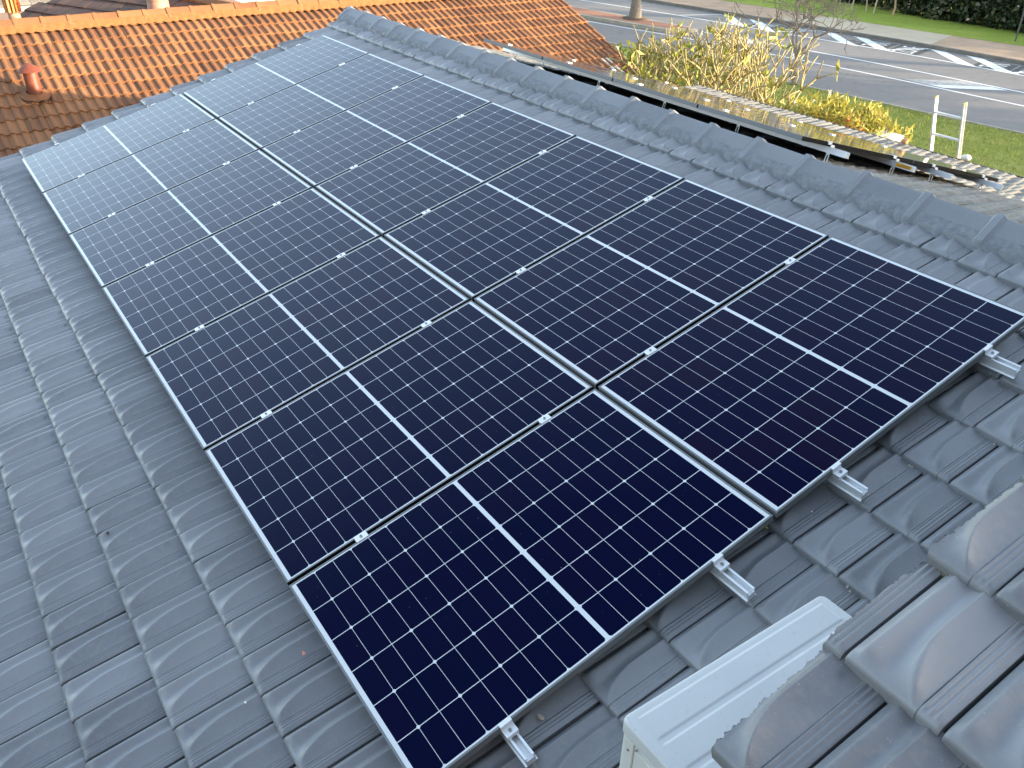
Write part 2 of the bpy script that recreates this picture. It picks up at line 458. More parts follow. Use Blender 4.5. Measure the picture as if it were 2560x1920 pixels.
def tile_rows(frame, prof, w, g, tiles, S, T, n0, thick, nose=0.017, gap=0.0088, tilt=0.040, jitter=1.0, cut=None):
    """tiles: list of (u at the left joint looking upslope, v of the front edge); returns arrays for one mesh"""
    VV, FF, AA, DD = [], [], [], []; off = 0
    nS, nT = len(S), len(T)
    gi = np.arange(nS * nT).reshape(nT, nS)
    top = np.stack([gi[:-1, :-1], gi[:-1, 1:], gi[1:, 1:], gi[1:, :-1]], -1).reshape(-1, 4)[:, ::-1]
    ring = np.concatenate([gi[0, :], gi[1:, -1], gi[-1, -2::-1], gi[-2:0:-1, 0]])
    sg, tg = np.meshgrid(S, T)
    nr = len(ring); a = np.arange(nr); b = (a + 1) % nr
    for (u0, v0) in tiles:
        j = RNG.normal(0, 1, 6) * jitter
        wv = w - gap
        u = u0 - sg * wv - gap / 2 + j[0] * 0.0012
        t = tg
        s = sg
        v = v0 + t * g + j[1] * 0.0022
        if cut is not None:
            um = cut(v)
            u = np.minimum(u, um); s = np.clip((u0 - gap / 2 - u) / wv, 0, 1)
        h = prof(s, t)
        edge = nose * (1 - np.sqrt(np.clip(1 - (1 - np.clip(t / 0.070, 0, 1)) ** 2, 0, 1)))
        se = np.minimum(s, 1 - s) * w
        side = 0.0045 * (1 - np.sqrt(np.clip(1 - (1 - np.clip(se / 0.008, 0, 1)) ** 2, 0, 1)))
        n = n0 + h - edge - side - tilt * t + j[2] * 0.0012 + j[3] * 0.0035 * (s - 0.5) + j[4] * 0.002 * (1 - t)
        P = frame(v, u, n).reshape(-1, 3)
        low = n.ravel()[ring] * 0 + (n0 - thick - tilt * t.ravel()[ring])
        hb = np.where(t.ravel()[ring] < 0.001, h.ravel()[ring] * 0.5, 0)
        Q = frame(v.ravel()[ring], u.ravel()[ring], low + hb)
        VV += [P, P[ring], Q]
        FF += [top + off, np.stack([a, b, b + nr, a + nr], -1) + off + nS * nT]
        k = nS * nT + 2 * nr
        AA.append(np.full(k, np.clip(0.5 + j[5] * 0.2, 0, 1)))
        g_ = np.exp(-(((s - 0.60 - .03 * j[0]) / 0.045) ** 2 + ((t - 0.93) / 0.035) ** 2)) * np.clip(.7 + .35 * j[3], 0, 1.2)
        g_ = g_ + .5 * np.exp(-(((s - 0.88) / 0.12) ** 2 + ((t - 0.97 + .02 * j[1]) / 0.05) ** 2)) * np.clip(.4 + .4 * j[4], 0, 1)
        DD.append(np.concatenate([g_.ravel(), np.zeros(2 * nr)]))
        off += k
    return np.concatenate(VV), np.concatenate(FF), np.concatenate(AA), np.concatenate(DD)

def roof_part(name, parent, mat, packs):
    V, F, A, D, off = [], [], [], [], 0
    for v, f, a, d in packs:
        V.append(v); F.append(f + off); A.append(a); D.append(d); off += len(v)
    me = grid_mesh(name, np.concatenate(V), np.concatenate(F), np.concatenate(A))
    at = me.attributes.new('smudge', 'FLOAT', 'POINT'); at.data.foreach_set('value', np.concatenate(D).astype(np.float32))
    return link(name, me, mat, parent)

# ================================================================ MAIN HOUSE
G0 = -4.2
house = empty('house', (4, 4, G0), 'two level house with charcoal tiled roof carrying the solar panels', 'house')
def hp(mb, name, mat, **k):          # part of the house, kept in world coordinates
    o = mb.build(name, mat, None, **k); o.parent = house; o.matrix_parent_inverse = Matrix.Translation(house.location).inverted(); return o
def adopt(o, root):
    o.parent = root; o.matrix_parent_inverse = Matrix.Translation(root.location).inverted(); return o

W, GA, V0, N0 = 0.2245, 0.3394, -0.6525, -0.119
U_END = 8.80
def joints(off, lo, hi):
    k0 = math.ceil((lo / W) - off); return [W * (k + off) for k in range(k0, int(math.floor(hi / W - off)) + 1)]
hi_t, lo_t, hid = [], [], []
for k in range(-6, 14):
    vf = V0 + GA * k
    off = 0.18 if k % 2 == 0 else 0.66
    for u0 in joints(off, -1.05, U_END + 0.02):
        uc = u0 - W / 2
        covered = 0.30 < vf < 3.02 and 0.35 < uc < 7.85
        if covered: hid.append((u0, vf)); continue
        (hi_t if uc < 3.2 else lo_t).append((u0, vf))
    # the half tile that closes the far verge in every second course
edge_t = []
packs = [tile_rows(near, prof_marseille, W, GA, hi_t, S_HI, T_HI, N0, 0.050),
         tile_rows(near, prof_marseille, W, GA, lo_t, S_LO, T_LO, N0, 0.050),
         tile_rows(near, prof_marseille, W, GA, hid, S_XLO, T_XLO, N0, 0.050)]
# half tiles along the far verge
halfs = []
for k in range(-6, 14):
    off = 0.18 if k % 2 == 0 else 0.66
    last = joints(off, -1.05, U_END + 0.02)[-1]
    if U_END - last > 0.05: halfs.append((last, U_END + 0.0, V0 + GA * k))
for last, ue, vf in halfs:
    packs.append(tile_rows(lambda v, u, n, last=last, ue=ue: near(v, last + (u - (last)) , n), prof_marseille, ue - last, GA, [(ue, vf)], S_LO, T_LO, N0, 0.050))
o = roof_part('roof', None, M_TILE, packs); adopt(o, house)
o['label'] = 'shaded charcoal tile slope under the main panel array'

# far slope, weathered grey, in the sun
ftiles = []
nf = int(FV / GA)
fv0 = 0.0
for k in range(-0, nf + 1):
    vf = fv0 + GA * k
    if vf > FV - 0.30: break
    off = 0.2 if k % 2 == 0 else 0.7
    k0 = math.ceil(-U_END / W - off)
    for q in range(k0 + 1, int(0.95 / W)):
        ftiles.append((W * (q + off), vf))
fh = [t for t in ftiles if t[0] > -4.8 or t[1] < 1.6]; fl = [t for t in ftiles if not (t[0] > -4.8 or t[1] < 1.6)]
packs = [tile_rows(far, prof_marseille, W, GA, fh, S_LO, T_LO, -0.002, 0.050), tile_rows(far, prof_marseille, W, GA, fl, S_XLO, T_XLO, -0.002, 0.050)]
o = roof_part('roof', None, M_TILEF, packs); adopt(o, house)
o['label'] = 'sunlit weathered grey tile slope beyond the ridge'

# upper roof over the camera's feet, cut along its verge
UN = 1.098
_cx = np.arange(0, 6, .0035); _cn = RNG.normal(0, 1, len(_cx)) * .0016 + np.convolve(RNG.normal(0, 1, len(_cx)), np.ones(4) / 4, 'same') * .0034 + np.convolve(RNG.normal(0, 1, len(_cx)), np.ones(22) / 22, 'same') * .007 + .005 * np.sin(_cx * 7 + .8)
def CUTN(v): return np.interp(v, _cx, _cn)
def verge_cut(v):
    return -0.928 + CUTN(v)
T_CUT = np.concatenate([np.array([0, .008, .02, .04]), np.linspace(.06, 1.06, 104)])
ut, uc_t = [], []
for k in range(0, 15):
    vf = 0.4985 + GA * k
    j0 = -1.198 if k % 2 == 1 else -1.082
    for q in range(-2, 26):
        u0 = j0 - W * (q - 1)
        if u0 - W > -0.94 + 0.03: continue
        if u0 > -0.915: uc_t.append((u0, vf))
        else: ut.append((u0, vf))
cutp = tile_rows(near, prof_marseille, W, GA, uc_t, S_HI, T_CUT, UN, 0.050, cut=verge_cut)
uh = [t for t in ut if t[0] > -2.6 and t[1] < 2.6]; ul = [t for t in ut if not (t[0] > -2.6 and t[1] < 2.6)]
o = roof_part('roof', None, M_TILE, [cutp, tile_rows(near, prof_marseille, W, GA, uh, S_HI, T_HI, UN, 0.050, jitter=1.2),
                                    tile_rows(near, prof_marseille, W, GA, ul, S_XLO, T_XLO, UN, 0.050)])
adopt(o, house); o['label'] = 'higher charcoal tile slope with a rough cut verge beside the white unit'

# felt and battens under the tiles, closing the roof
mb = MB()
def quadslab(pts, th):
    a = [Vector(p) for p in pts]; b = [p - Vector((0, 0, th)) for p in a]
    mb.add(a + b, [(0, 1, 2, 3), (7, 6, 5, 4), (0, 4, 5, 1), (1, 5, 6, 2), (2, 6, 7, 3), (3, 7, 4, 0)])
f1 = lambda v, u, n: tuple(near(np.array(v), np.array(u), np.array(n)))
f2 = lambda v, u, n: tuple(far(np.array(v), np.array(u), np.array(n)))
quadslab([f1(-2.6, -1.0, -.185), f1(4.05, -1.0, -.185), f1(4.05, U_END - .03, -.185), f1(-2.6, U_END - .03, -.185)], 0.05)
quadslab([f2(0.03, 1.0, -.085), f2(0.03, -U_END + .03, -.085), f2(FL - .001, -U_END + .03, -.085), f2(FL - .001, 1.0, -.085)], 0.05)
quadslab([f2(FL + .001, 1.0, -.085), f2(FL + .001, -U_END + .03, -.085), f2(FV, -U_END + .03, -.085), f2(FV, 1.0, -.085)], 0.05)
quadslab([f1(0.53, -8.6, UN - .085), f1(5.5, -8.6, UN - .085), f1(5.5, -0.98, UN - .085), f1(0.53, -0.98, UN - .085)], 0.05)
ux, uz = f1(5.5, 0, UN)[0], f1(5.5, 0, UN)[2]
quadslab([(ux, -8.6, uz), (11.7, -8.6, uz - (11.7 - ux) * math.tan(PITCH)), (11.7, -0.98, uz - (11.7 - ux) * math.tan(PITCH)), (ux, -0.98, uz)], 0.08)
hp(mb, 'roof_felt', M_DECK)
# walls
mb = MB()
mb.box((-1.9, -0.9, G0), (9.5, 8.45, -0.95))
hp(mb, 'wall', M_WALLB)
mb = MB()     # gable wall between the roof levels and the walls of the upper level
prof = [(0.95, -1.2), (11.3, -1.2), (11.3, uz - 0.14 - (11.3 - ux) * math.tan(PITCH)), (ux, uz - 0.14), (0.95, 1.12)]
mb.prism(prof, -8.4, -1.12, ax=1)
hp(mb, 'wall', M_WALLD)
mb = MB()     # the taller two storey part of the house behind the camera
mb.box((-8.5, -13.0, G0), (2.4, -4.4, 5.4))
hp(mb, 'wall', M_WALLB)
mb = MB(); mb.prism([(-9.1, 5.35), (3.0, 5.35), (-3.05, 7.6)], -13.5, -3.9, ax=1); hp(mb, 'roof', M_TILE)
mb = MB()     # far gable triangle
mb.prism([(-1.9, -0.97), (9.5, -0.97), (RID[0], RID[2] - 0.30)], 8.3, 8.5, ax=1)
hp(mb, 'wall', M_WALLB)
# gutter on the far eave, fascia and verge boards
mb = MB()
gx_, gz_ = EX - .04, EZ - .07
mb.prism([(gx_, gz_), (gx_, gz_ - .13), (gx_ + .14, gz_ - .13), (gx_ + .15, gz_ + .045), (gx_ + .135, gz_ + .045), (gx_ + .125, gz_ - .115), (gx_ + .015, gz_ - .115), (gx_ + .015, gz_)], -0.9, U_END + 0.02, ax=1)
hp(mb, 'gutter', M_GUTTER)
mb = MB()
p = [f1(-2.55, 0, -.20), f1(4.0, 0, -.20), f1(4.0, 0, -.36), f1(-2.55, 0, -.36)]
mb.prism([(q[0], q[2]) for q in p], U_END - 0.05, U_END - 0.02, ax=1)
hp(mb, 'fascia', M_FASCIA)
mb = MB()
p = [f1(0.55, 0, UN - .095), f1(5.45, 0, UN - .095), f1(5.45, 0, UN - .25), f1(0.55, 0, UN - .25)]
mb.prism([(q[0], q[2]) for q in p], -1.0, -0.965, ax=1)
hp(mb, 'fascia', M_FASCIA)

# ridge: angular caps with a thick collar at the far end of each, bedded in grey mortar
def ridge_caps(P0, dirv, across, up, length, cap, hw, rise, collar, mat, root, name='ridge_cap', slope=None, var=0.004, drop=0.018):
    """P0 ridge line start (top of tiles), dirv unit along the ridge, across unit horizontal; builds all caps in one mesh"""
    V, F, A = [], [], []
    rings_t = [0, 0.004, cap - 0.085, cap - 0.070, cap - 0.052, cap - 0.012, cap]
    grow = [0, 0.004, 0.006, 0.010, collar, collar, collar - 0.012]
    prof = [(-1, -drop), (-1, 0.10), (-0.97, 0.24), (-0.55, 0.60), (-0.22, 0.88), (-0.09, 0.98), (0, 1.0), (0.09, 0.98), (0.22, 0.88), (0.55, 0.60), (0.97, 0.24), (1, 0.10), (1, -drop)]
    n = int(length / cap + 0.999); off = 0
    for i in range(n):
        j = RNG.normal(0, 1, 4)
        rr = []
        for t, gv in zip(rings_t, grow):
            pts = []
            for x, z in prof:
                xx = x * (hw + gv * 0.7)
                zz = (z * rise if z > 0 else z * 4) + gv * (1.0 if z > 0.05 else 0)
                if slope: zz -= abs(xx) * slope
                pts.append(P0 + dirv * (i * cap + t + 0.002) + across * (xx + j[0] * var) + up * (zz + j[1] * var * 0.6 + j[2] * var * (t / cap - 0.5)))
            rr.append(pts)
        m_ = len(prof)
        for r_ in rr: V += r_
        for a in range(len(rings_t) - 1):
            for b in range(m_ - 1):
                F.append((off + a * m_ + b, off + a * m_ + b + 1, off + (a + 1) * m_ + b + 1, off + (a + 1) * m_ + b))
        # end faces
        for a, rev in ((0, False), (len(rings_t) - 1, True)):
            ctr = len(V); c = P0 + dirv * (i * cap + rings_t[a] + 0.002) - up * (0.02 + (hw * slope if slope else 0) * 0.7)
            V.append(c)
            for b in range(m_ - 1):
                q = (off + a * m_ + b, off + a * m_ + b + 1, ctr, ctr)
                F.append(q)
        A += [np.clip(0.5 + j[3] * 0.2, 0, 1)] * (len(V) - off)
        off = len(V)
    me = bpy.data.meshes.new(name)
    me.from_pydata([tuple(v) for v in V], [], [tuple(dict.fromkeys(f)) for f in F])
    at = me.attributes.new('tilevar', 'FLOAT', 'POINT'); at.data.foreach_set('value', np.array(A, np.float32))
    bm = bmesh.new(); bm.from_mesh(me); bmesh.ops.recalc_face_normals(bm, faces=bm.faces); bm.to_mesh(me); bm.free()
    me.polygons.foreach_set('use_smooth', [True] * len(me.polygons)); me.set_sharp_from_angle(angle=R(30))
    o = link(name, me, mat); return adopt(o, root)
Y0 = Vector((0, 1, 0)); X0 = Vector((1, 0, 0)); Z0 = Vector((0, 0, 1))
CAPL = 0.4335
ncap = int((U_END + 1.0) / CAPL)
start = U_END + 0.06 - CAPL * (ncap + 1)
ridge_caps(Vector((RID[0], start, RID[2] - 0.012)), Y0, X0, Z0, CAPL * (ncap + 1) - 0.01, CAPL, 0.155, 0.080, 0.024, M_CAP, house, slope=0.30)
def mortar_strip(frame, v_line, v_low, u0, u1, sgn, name, mat, root, n_top, n_tile):
    mb = MB(); us = np.arange(u0, u1, 0.022); rows = 5
    V = []
    for i, u in enumerate(us):
        ph = u / W * 2 * math.pi
        low = v_low + 0.007 * math.sin(ph * 1.0 + 0.5) + 0.006 * math.sin(ph * 2.0 + 1.3) + RNG.normal(0, 0.0030)
        for r in range(rows):
            t = r / (rows - 1)
            v = v_line * (1 - t) + low * t
            n = n_top * (1 - t) ** 1.3 + n_tile * (1 - (1 - t) ** 1.3) + 0.006 * math.sin(math.pi * t) + RNG.normal(0, 0.0006)
            if r == rows - 1: n -= 0.03
            V.append(tuple(frame(np.array(v), np.array(u * sgn), np.array(n))))
    F = [(i * rows + r, (i + 1) * rows + r, (i + 1) * rows + r + 1, i * rows + r + 1) for i in range(len(us) - 1) for r in range(rows - 1)]
    mb.add(V, F)
    o = mb.build(name, mat, None, smooth=True); return adopt(o, root)
mortar_strip(near, 4.0, 3.912, -0.95, U_END, 1, 'mortar', M_MORTAR, house, -0.075, -0.112)
mortar_strip(far, FV - 0.09, FV - 0.20, -0.95, U_END, -1, 'mortar', M_MORTARB, house, 0.03, 0.0)
# pale drips of old pointing caught on the tile laps
mb = MB()
for i in range(34):
    k = int(RNG.integers(-4, 1)) if i < 24 else int(RNG.integers(7, 11))
    uu = RNG.uniform(0.3, 6.5) if i < 24 else RNG.uniform(-.8, -.1)
    vv = V0 + GA * k - 0.004
    for j in range(int(RNG.integers(1, 4))):
        r_ = RNG.uniform(.0025, .0065); c = Vector(f1(vv - RNG.uniform(0, .004), uu + RNG.normal(0, .007), N0 - RNG.uniform(.012, .045)))
        mb.lathe([(.0003, -r_), (r_, -r_ * .3), (r_ * .8, r_ * .5), (.0003, r_)], 5, c)
o = hp(mb, 'mortar', plain('pale_pointing', (.55, .53, .46), .9)); o['label'] = 'pale mortar drips along the tile laps'; o['kind'] = 'stuff'
# crumbling bedding under the cut verge
mb = MB()
for i in range(150):
    vv = 1.186 + RNG.uniform(-0.010, 0.014); uu = -0.935 - RNG.uniform(0, 0.06) 
    c = Vector(f1(vv, uu, UN - 0.045 + RNG.uniform(-.012, .010))); r_ = RNG.uniform(0.003, 0.008)
    mb.lathe([(0.0005, -r_), (r_, -r_ * .3), (r_ * .8, r_ * .5), (0.0005, r_)], 5, c)
o = hp(mb, 'mortar', M_MORTARB); o['label'] = 'crumbling brown bedding under the cut verge tile'

# ================================================================ SOLAR ARRAY
def make_panel(end=False):
    root = empty('solar_panel')
    root['category'] = 'solar panel'
    lip = 0.008
    mb = MB()
    hx, hy = PW / 2, PL / 2
    def bar(x0, x1, y0, y1): mb.box((x0, y0, -PT), (x1, y1, 0.0))
    bar(-hx, -hx + lip, -hy, hy); bar(hx - lip, hx, -hy, hy)
    bar(-hx + lip, hx - lip, -hy, -hy + lip); bar(-hx + lip, hx - lip, hy - lip, hy)
    # lower return flanges
    mb.box((-hx + lip, -hy + lip, -PT), (-hx + lip + 0.02, hy - lip, -PT + 0.002)); mb.box((hx - lip - 0.02, -hy + lip, -PT), (hx - lip, hy - lip, -PT + 0.002))
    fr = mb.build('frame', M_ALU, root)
    fr.data.materials.append(M_SEAMSHADE)
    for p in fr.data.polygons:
        if abs(p.normal.x) > .9 and not (end and p.normal.x > 0 and p.center.x > hx - .001): p.material_index = 1  # seam shade put into the colour of the silver frame's side faces
    mb = MB(); e = 0.0005
    mb.box((-hx + lip + e, -hy + lip + e, -0.006), (hx - lip - e, hy - lip - e, -0.0012))
    o = mb.build('cell_sheet', M_CELL, root)
    mb = MB(); mb.box((-0.07, 0.02, -0.026), (0.07, 0.10, -0.0065)); mb.build('junction_box', M_BLACK, root)
    return root
GAP = 0.02
def pose_near(v, u, n=0.0):
    c = Vector(f1(v, u, n)); ex = Vector((0, 1, 0)); ey = Vector((CP, 0, SP)); ez = Vector((-SP, 0, CP))
    # local x along -u so that the frame stays right handed
    ex = -ex
    M = Matrix.Identity(4)
    for i in range(3): M[i][0], M[i][1], M[i][2], M[i][3] = ex[i], ey[i], ez[i], c[i]
    return M
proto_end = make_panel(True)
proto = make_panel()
ORD = ['first', 'second', 'third', 'fourth', 'fifth', 'sixth', 'seventh']
first = True; first_end = True
for row in range(2):
    for k in range(7):
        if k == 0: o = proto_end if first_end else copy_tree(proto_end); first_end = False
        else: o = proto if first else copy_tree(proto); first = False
        u = k * (PW + GAP) + PW / 2; v = PL / 2 + row * (PL + GAP)
        o.matrix_world = pose_near(v, u) @ Matrix.Rotation(RNG.normal(0, 0.0006), 4, 'Z')
        rn = 'row by the eave' if row == 0 else 'row by the ridge'
        o['label'] = f"shaded dark blue panel, {rn}, {ORD[k]} from the bare rail ends"
        o['group'] = 'solar panels on the shaded near slope'

# second array on the far slope
tA = R(15.5)
A_TOP = Vector((4.93, 2.68, 0.827))          # near upper corner of the array (top face)
eyd = Vector((-math.cos(tA), 0, math.sin(tA))); ezd = Vector((math.sin(tA), 0, math.cos(tA))); exd = Vector((0, 1, 0))
def pose_far(s, y, n=0.0):
    c = A_TOP - eyd * s + Vector((0, y - A_TOP.y, 0)) + ezd * n
    M = Matrix.Identity(4)
    for i in range(3): M[i][0], M[i][1], M[i][2], M[i][3] = exd[i], eyd[i], ezd[i], c[i]
    return M
for row in range(2):
    for k in range(4):
        o = copy_tree(proto)
        o.matrix_world = pose_far(PL / 2 + row * (PL + GAP), A_TOP.y + PW / 2 + k * (PW + GAP))
        rn = 'row nearest the ridge' if row == 0 else 'row nearest the gutter'
        o['label'] = f"sunlit far slope panel, {rn}, {ORD[k]} from the yellow sticker end"
        o['group'] = 'solar panels on the sunlit far slope'

# rails with their clamps and feet
RAILP = [(-.020, 0), (-.020, -.045), (-.026, -.045), (-.026, -.048), (.026, -.048), (.026, -.045), (.020, -.045), (.020, 0), (.011, 0), (.011, -.003), (.016, -.003), (.016, -.020), (-.016, -.020), (-.016, -.003), (-.011, -.003), (-.011, 0)]
def make_rail(M, length, over, seams, near_end, label, group, feet, sticker=False):
    """rail along local x in frame M (x along the rail, y up the slope, z out), top face at z = -PT"""
    root = empty('mounting_rail'); root.matrix_world = M
    tag(root, label, 'rail', group)
    T = Matrix.Translation((0, 0, -PT - 0.0005))
    mb = MB(); mb.prism([(y, z) for y, z in RAILP], -over, length + 0.10, ax=0, M=T)
    # prism with ax=0 takes (y,z)
    mb.build('channel', M_RAIL, root)
    for x in seams:
        mb = MB(); mb.box((x - 0.019, -0.030, 0.0004), (x + 0.019, 0.030, 0.0050)); mb.box((x - 0.0085, -0.030, -PT), (x + 0.0085, 0.030, 0.0004))
        c = mb.build('mid_clamp', M_CLAMP, root, bevel=0.0012, seg=1)
        mb = MB(); mb.lathe([(0.0001, 0.0052), (0.0062, 0.0052), (0.0066, 0.0054), (0.0066, 0.0092), (0.0058, 0.0100), (0.0036, 0.0100), (0.0034, 0.0060), (0.0001, 0.0060)], 12, (x, 0, 0))
        mb.build('bolt', M_STEEL, c, smooth='angle')
    # end clamps: a Z shaped block on each end
    for sx, xe in ((-1, 0.0), (1, length)):
        mb = MB()
        prof = [(xe - sx * 0.011, 0.0004), (xe - sx * 0.011, 0.0052), (xe + sx * 0.0065, 0.0052), (xe + sx * 0.0065, -0.017), (xe + sx * 0.040, -0.017), (xe + sx * 0.040, -PT - 0.0), (xe + sx * 0.0345, -PT), (xe + sx * 0.0345, -0.0225), (xe + sx * 0.0006, -0.0225), (xe + sx * 0.0006, 0.0004)]
        vs = [];
        for yy in (-0.025, 0.025): vs += [(x, yy, z) for x, z in prof]
        n = len(prof)
        mb.add(vs, [(i, (i + 1) % n, n + (i + 1) % n, n + i) for i in range(n)] + [tuple(range(n - 1, -1, -1)), tuple(range(n, 2 * n))])
        c = mb.build('end_clamp', M_CLAMP, root)
        mb = MB(); mb.lathe([(0.0001, -0.0168), (0.0066, -0.0168), (0.0066, -0.0118), (0.0055, -0.0105), (0.0036, -0.0105), (0.0034, -0.0145), (0.0001, -0.0145)], 12, (xe + sx * 0.023, 0, 0))
        mb.build('bolt', M_STEEL, c, smooth='angle')
    for x in feet:
        mb = MB(); z0 = -PT - 0.049
        mb.box((x - 0.015, -0.006, z0 - 0.075), (x - 0.009, 0.0, z0)); mb.box((x + 0.009, -0.006, z0 - 0.075), (x + 0.015, 0.0, z0)); mb.box((x - 0.009, -0.006, z0 - 0.016), (x + 0.009, 0.0, z0)); mb.box((x - 0.015, -0.006, z0 - 0.081), (x + 0.015, 0.12, z0 - 0.0755))
        mb.build('foot', M_RAIL, root)
    if sticker:
        mb = MB(); mb.box((-over + 0.02, 0.0201, -PT - 0.040), (-over + 0.17, 0.0212, -PT - 0.008)); s = mb.build('warning_sticker', M_YEL, root)
        mb = MB()
        for r_ in range(3): mb.box((-over + 0.035, 0.0213, -PT - 0.034 + r_ * 0.008), (-over + 0.155 - r_ * 0.02, 0.0216, -PT - 0.031 + r_ * 0.008))
        mb.build('print', M_BLACK, s)
    return root
SEAM = [k * (PW + GAP) - GAP / 2 for k in range(1, 7)]
LEN1 = 7 * PW + 6 * GAP
for i, v in enumerate((0.365, 1.39, 2.07, 3.09)):
    M = Matrix.Identity(4); c = Vector(f1(v, 0, 0)); ex = Vector((0, 1, 0)); ey = Vector((-CP, 0, -SP)); ez = Vector((-SP, 0, CP))
    for q in range(3): M[q][0], M[q][1], M[q][2], M[q][3] = ex[q], ey[q], ez[q], c[q]
    make_rail(M, LEN1, (0.135, 0.172, 0.145, 0.150)[i], SEAM, True, f"silver rail under the shaded array, {ORD[i]} up from the eave side", 'rails under the main array', [0.5, 2.0, 3.5, 5.0, 6.5, 7.6])
SEAM2 = [k * (PW + GAP) - GAP / 2 for k in range(1, 4)]
LEN2 = 4 * PW + 3 * GAP
for i, s in enumerate((0.375, 1.38, 2.07, 3.07)):
    M = Matrix.Identity(4); c = A_TOP - eyd * s
    for q in range(3): M[q][0], M[q][1], M[q][2], M[q][3] = exd[q], eyd[q], ezd[q], c[q]
    make_rail(M, LEN2, (0.20, 0.22, 0.21, 0.22)[i], SEAM2, True, f"bright rail under the far sunlit array, {ORD[i]} down from the ridge" + (', with yellow sticker' if i == 1 else ''), 'rails under the far array', [-0.02, 0.95, 1.9, 2.9, 3.9, 4.45], sticker=(i == 1))

# ================================================================ AIR CONDITIONER
ac = empty('air_conditioner', (0.745, -0.71, 0.04), 'white outdoor air conditioner unit half hidden behind the cut roof verge', 'air conditioner')
ax0, ax1, ay0, ay1, az0, az1 = 0.337, 1.153, -0.868, -0.553, 0.175, 0.75
def acp(mb, name, mat, parent=ac, **k):
    o = mb.build(name, mat, None, **k); o.parent = parent; o.matrix_parent_inverse = parent.matrix_world.inverted() if parent is not ac else Matrix.Translation(ac.location).inverted(); return o
def rrect(x0, x1, y0, y1, r, n=6):
    p = []
    for cx, cy, a0 in ((x1 - r, y1 - r, 0), (x0 + r, y1 - r, 90), (x0 + r, y0 + r, 180), (x1 - r, y0 + r, 270)):
        for i in range(n + 1):
            a = R(a0 + 90 * i / n); p.append((cx + r * math.cos(a), cy + r * math.sin(a)))
    return p
mb = MB(); mb.prism(rrect(ax0 + .004, ax1 - .004, ay0 + .004, ay1 - .004, 0.020), az0, az1 - 0.0445, ax=2); casing = acp(mb, 'casing', M_ACS, smooth='angle')
# lid: rounded, with pressed ribs
mb = MB(); rings = [(0.0, -0.044), (0.0, -0.008), (0.0015, -0.0035), (0.0045, -0.0008), (0.009, 0.0)]
N = None
for d, z in rings:
    pr = rrect(ax0 + d, ax1 - d, ay0 + d, ay1 - d, 0.022 - d * 0.5); N = len(pr)
    mb.v += [(x, y, az1 + z) for x, y in pr]
for i in range(len(rings) - 1):
    for k in range(N): mb.f.append((i * N + k, i * N + (k + 1) % N, (i + 1) * N + (k + 1) % N, (i + 1) * N + k))
pr_i = len(mb.v) - N
# top sheet as a height field inside the last ring
gx = np.linspace(ax0 + 0.03, ax1 - 0.03, 150); gy = np.linspace(ay0 + 0.018, ay1 - 0.016, 90)
mb.f.append(tuple(range(pr_i, pr_i + N)))
lid = acp(mb, 'lid', M_AC, smooth='angle')
GX, GY = np.meshgrid(gx, gy, indexing='ij')
def plateau(x0, x1, y0, y1, r):
    d = np.minimum(np.minimum(GX - x0, x1 - GX), np.minimum(GY - y0, y1 - GY))
    return sstep(d / r)
H = 0.0006 + 0.0 * GX
H = H + 0.0030 * plateau(ax0 + .036, ax1 - .036, ay1 - .108, ay1 - .026, .006) + 0.0030 * plateau(ax0 + .036, ax1 - .036, ay1 - .208, ay1 - .122, .006) + 0.0030 * plateau(ax0 + .036, ax1 - .036, ay0 + .026, ay1 - .222, .006)
Vv = np.stack([GX, GY, az1 - 0.0004 + H], -1).reshape(-1, 3); gi = np.arange(Vv.shape[0]).reshape(GX.shape)
Ff = np.stack([gi[:-1, :-1], gi[1:, :-1], gi[1:, 1:], gi[:-1, 1:]], -1).reshape(-1, 4)
o = link('pressed_top', grid_mesh('pressed_top', Vv, Ff), M_AC); o.parent = lid
# end panel facing the eave with seams, screws and a handle
mb = MB()
mb.box((ax0 - .001, ay1 - .060, az0 + .01), (ax0 + .006, ay1 - .024, az1 - .047)); acp(mb, 'corner_strip', M_ACS, bevel=.003)
mb = MB(); mb.box((ax0 - .0015, ay0 + .03, az0 + .02), (ax0 + .006, ay1 - .066, az1 - .062)); sp = acp(mb, 'side_panel', M_ACS, bevel=.003)
mb = MB(); mb.box((ax0 - .016, ay0 + .05, az1 - .30), (ax0 - .0017, ay1 - .105, az1 - .10)); acp(mb, 'handle', M_AC, bevel=.008, seg=3)
for y_, z_ in ((ay1 - .042, az1 - .085), (ay1 - .072, az1 - .053), (ay0 + .06, az1 - .052)):
    mb = MB(); mb.lathe([(.0001, .003), (.0035, .003), (.0045, .001), (.0045, 0)], 10, (ax0 - .0012, y_, z_), Matrix.Rotation(R(-90), 4, 'Y')); acp(mb, 'screw', M_STEEL)
for x_ in (ax0 + .14, ax1 - .14):
    mb = MB(); zb = x_ * math.tan(PITCH) - 0.10; mb.box((x_ - .03, ay0 - .01, zb), (x_ + .03, ay1 + .01, az0)); acp(mb, 'foot', M_BLACK)
mb = MB()
for r_ in (.06, .10, .14, .18, .215):
    pts = [(ax0 + .30 + r_ * math.cos(a), ay0 - .010, .45 + r_ * math.sin(a)) for a in np.linspace(0, 2 * math.pi, 33)]; mb.tube(pts, [.003] * 33, 5, cap=False)
for a in np.linspace(0, math.pi, 5)[:-1]:
    d = Vector((math.cos(a), 0, math.sin(a))) * .215; c = Vector((ax0 + .30, ay0 - .010, .45)); mb.tube([c - d, c + d], [.003, .003], 5)
acp(mb, 'fan_grille', M_BLACK)

